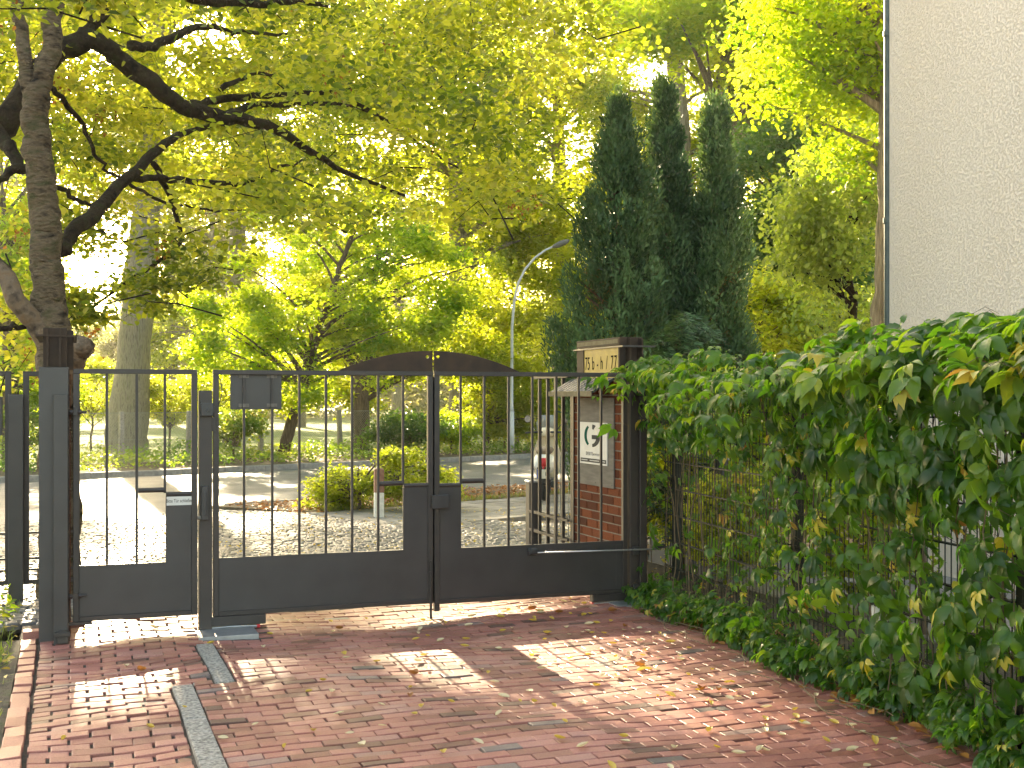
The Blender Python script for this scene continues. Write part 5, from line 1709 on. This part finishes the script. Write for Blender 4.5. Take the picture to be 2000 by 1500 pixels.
shrub("leafy shrub behind the gate end of the wire fence", 1350, 930, 11.6, .45, .5, 26, leaf_yell, 84)

for k_, (u_, n_, h_) in enumerate(((5.3, 1.3, .75), (5.2, .2, .55), (5.6, -1.0, .6), (5.5, 2.6, .9))):
    b = L(u_, n_)
    tree("shrub", ["yellow green shrub seen through the wire fence beside the gate post", "low light shrub seen through the bare part of the wire fence",
                   "light green shrub behind the thick middle of the creeper", "taller light shrub behind the gate end of the creeper"][k_], b,
         [(b[0], b[1], -.02, .02), (b[0], b[1], h_ * .6, .012), (b[0], b[1], h_, .006)], [(b[0], b[1], h_, .42, .42, h_ * .75, 40)],
         .16, 80, .06, leaf_yell, barkb, 100 + k_, SG, T_QUAD, cat="shrub", limb_r=.008, limbs=.6)
# bush at the crossing
b0 = gnd(700, 17.2)
tree("privet_bush", "loose green bush on the verge behind the marker post", b0,
     [(b0[0], b0[1], -.02, .03), (b0[0], b0[1], .35, .02), (b0[0], b0[1], .6, .008)],
     [Cn(790, 925, 17.0, .42, .45, .34, 62), Cn(690, 950, 17.3, .62, .5, .25, 60), Cn(640, 975, 17.4, .42, .4, .2, 26), Cn(850, 945, 17.2, .35, .35, .24, 26), Cn(770, 888, 17, .14, .14, .1, 8)],
     .15, 95, .05, leaf_yell, barkb, 90, None, T_QUAD, cat="bush", limb_r=.008, limbs=.8)

# ground cover on the far verge, one mass
rng = np.random.default_rng(91)
m = 26000
s_ = -14 + 46 * rng.random(m)
d_ = KF + .42 + 3.4 * rng.random(m) ** .8
hgt = (.16 + .22 * np.clip((d_ - KF - .3) / 2.5, 0, 1)) * (1 + .45 * np.sin(s_ * 1.7) * np.sin(s_ * .61 + 2) + .25 * np.sin(s_ * 4.1 + d_ * 2))
z_ = .05 + hgt * rng.random(m) ** .6
pos = np.stack([.743 * s_ - .669 * d_, .669 * s_ + .743 * d_, z_], 1)
gc = leaves("ground_cover", pos, .05 + .07 * rng.random(m), np.clip(.35 + .3 * np.sin(s_ * 1.3) + .5 * (rng.random(m) - .5), 0, 1), leaf_cover, rng, T_QUAD, .9, .3)
tag(gc, "ivy and low weeds covering the far verge of the street", None, None, "stuff")
m = 3200                                               # weeds and litter on the near verge
s_ = 8.8 + 8 * rng.random(m); d_ = 14.25 + 1.9 * rng.random(m)
z_ = .0 + .035 * rng.random(m)
pos = np.stack([.743 * s_ - .669 * d_, .669 * s_ + .743 * d_, z_], 1)
gc = leaves("leaf_litter", pos, .03 + .05 * rng.random(m), rng.random(m), fall_b, rng, T_LEAF, 2.0, 0)
tag(gc, "brown leaf litter on the strip beside the pavement", None, None, "stuff")
def grass(name, label, P, hgt, rng):
    m = len(P)
    ax = np.array([0, 0, 1.0]) + rng.normal(size=(m, 3)) * .45; ax /= np.linalg.norm(ax, axis=1)[:, None]
    nr = rng.normal(size=(m, 3)); nr -= ax * np.sum(ax * nr, axis=1)[:, None]; nr /= np.linalg.norm(nr, axis=1)[:, None]
    o = leaves(name, P, hgt, rng.random(m), grassm, rng, T_BLADE, fr=(ax, np.cross(nr, ax), nr))
    tag(o, label, None, None, "stuff")
m = 5200
u_ = -.3 - 1.5 * rng.random(m) ** 1.3; n_ = -4.6 + 6.0 * rng.random(m)
k_ = (np.sin(u_ * 5 + 1) * np.sin(n_ * 3.1) + .5 * np.sin(n_ * 8 + u_ * 3) + .5 * rng.normal(size=m)) > .25
u_, n_ = u_[k_], n_[k_]
P = np.stack([G0[0] + u_ * U[0] + n_ * N[0], G0[1] + u_ * U[1] + n_ * N[1], np.full(len(u_), -.01)], 1)
grass("grass", "thin grass and weeds on the soil left of the path", P, .04 + .07 * rng.random(len(P)), rng)
m = 1500
s_ = 9.3 + 6 * rng.random(m); d_ = 14.2 + .35 * rng.random(m) ** 2
P = np.stack([.743 * s_ - .669 * d_, .669 * s_ + .743 * d_, np.zeros(m)], 1)
grass("grass", "grass along the edge of the pavement slabs", P, .05 + .06 * rng.random(m), rng)
# weeds left of the path, leafy
m = 420
u_ = -.35 - 1.3 * rng.random(m); n_ = .3 + 2.2 * rng.random(m)
P = np.stack([G0[0] + u_ * U[0] + n_ * N[0], G0[1] + u_ * U[1] + n_ * N[1], .02 + .12 * rng.random(m)], 1)
o = leaves("ground_cover", P, .04 + .05 * rng.random(m), rng.random(m), leaf_mid, rng, T_LEAF, .8, .3)
tag(o, "small leafy weeds in front of the set back fence", None, None, "stuff")
m = 520
u_ = -.28 - 1.4 * rng.random(m); n_ = -4.5 + 6.6 * rng.random(m)
P = np.stack([G0[0] + u_ * U[0] + n_ * N[0], G0[1] + u_ * U[1] + n_ * N[1], .002 + .02 * rng.random(m)], 1)
o = leaves("leaf_litter", P, .03 + .035 * rng.random(m), rng.random(m), fall_y, rng, T_LEAF, 2.2, 0)
tag(o, "yellow leaf litter on the soil left of the path", None, None, "stuff")
# leaves swept on to the cobbles
m = 900
X_ = -4.5 + 6 * rng.random(m); Y_ = 10.5 + 7 * rng.random(m)
P = np.stack([X_, Y_, .012 + .008 * rng.random(m)], 1)
s_ = .743 * X_ + .669 * Y_; d_ = -.669 * X_ + .743 * Y_
P = P[(d_ < 15)]
o = leaves("leaf_litter", P, .025 + .03 * rng.random(len(P)), rng.random(len(P)), fall_y, rng, T_LEAF, 2.2, 0)
tag(o, "small yellow leaves scattered over the cobbles", None, None, "stuff")

# far wood across the park, one hazy mass
rng = np.random.default_rng(95)
cs = []
for i in range(420):
    px = -500 + 2900 * rng.random()
    Z = 85 + 40 * rng.random()
    top = 7.5 + 4.5 * (0.5 + .5 * sin(px * .013)) * rng.random() + 2.0 * sin(px * .004)
    if 100 < px < 250: top = min(top, 7.0)
    cs.append((W(px, 0, Z)[0], Z, 1.0 + (top - 1.0) * rng.random()))
pos, idx = clump_points(np.array(cs), 2.6, 300, rng, .8)
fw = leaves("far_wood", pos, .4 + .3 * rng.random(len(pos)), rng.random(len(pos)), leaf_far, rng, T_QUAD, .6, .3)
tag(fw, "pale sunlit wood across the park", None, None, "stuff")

# fallen leaves on the bricks, each one an object
rng = np.random.default_rng(97)
def fallen_mesh(kind, mat):
    ln, wd, curl = kind
    n = 7
    V, Fq = [], []
    for i in range(n):
        f = i / (n - 1)
        w = wd * sin(pi * min(1, f * .93 + .05)) ** .8
        for j in (-1, -.5, 0, .5, 1):
            V.append(((f - .5) * ln, j * w * .5, .004 + curl * (j * j) * w * .5 + curl * .5 * (f - .5) ** 2 * ln))
    for i in range(n - 1):
        for j in range(4):
            a = i * 5 + j
            Fq.append((a, a + 1, a + 6, a + 5))
    me = bpy.data.meshes.new("fallen_leaf")
    me.from_pydata(V, [], Fq)
    a = me.attributes.new("tint", 'FLOAT', 'POINT'); a.data.foreach_set("value", np.full(len(V), rng.random(), dtype=np.float32))
    me.polygons.foreach_set("use_smooth", [True] * len(me.polygons))
    me.materials.append(mat)
    return me
kinds = []
for (k_, mt, lab) in (((.055, .028, .9), fall_y, "curled yellow fallen leaf lying on the red bricks"), ((.048, .026, .5), fall_p, "pale cream fallen leaf lying on the red bricks"),
                      ((.042, .020, 1.3), fall_y, "curled yellow fallen leaf lying on the red bricks"), ((.060, .030, .8), fall_p, "pale cream fallen leaf lying on the red bricks"), ((.058, .042, 1.2), fall_b, "dry orange brown fallen leaf lying on the red bricks")):
    kinds.append((fallen_mesh(k_, mt), lab))
cnt = 0
while cnt < 235:
    n_ = -4.4 + 4.6 * rng.random()
    if rng.random() < .45:
        u_ = 3.95 + .1 * n_ - abs(rng.normal()) * .6
    else:
        u_ = -.1 + 4.1 * rng.random()
    if not (-.1 < u_ < 4.1 + .1 * n_): continue
    r_ = rng.random()
    i = 4 if r_ < .07 else int(rng.random() * 4)
    o = bpy.data.objects.new("fallen_leaf", kinds[i][0])
    COL.objects.link(o)
    p = L(u_, n_)
    o.location = (p[0], p[1], gnoise(u_, n_) * (1.7 if u_ < .7 else 1.0) + .006)
    o.rotation_euler = (rng.normal() * .15, rng.normal() * .15, rng.random() * 2 * pi)
    s_ = .75 + .5 * rng.random(); o.scale = (s_, s_, s_)
    tag(o, kinds[i][1], "fallen leaf", "fallen leaves on the brick drive")
    cnt += 1

# ================================================================== HAZE
hm = bpy.data.materials.new("sunlit_haze")
hm.use_nodes = True
hn = hm.node_tree
for nd in list(hn.nodes):
    if nd.type != 'OUTPUT_MATERIAL': hn.nodes.remove(nd)
pv = hn.nodes.new("ShaderNodeVolumePrincipled")
pv.inputs["Color"].default_value = (0.95, 0.93, 0.88, 1)
pv.inputs["Density"].default_value = 0.0005
pv.inputs["Anisotropy"].default_value = 0.55
hn.links.new(pv.outputs["Volume"], hn.nodes["Material Output"].inputs["Volume"])
q = MB(); q.box(-230, 230, -70, 310, -1.2, 24)
hz_o = q.build("haze", hm)
hz_o["kind"] = "stuff"
hz_o["label"] = "thin sunlit morning haze in the air"
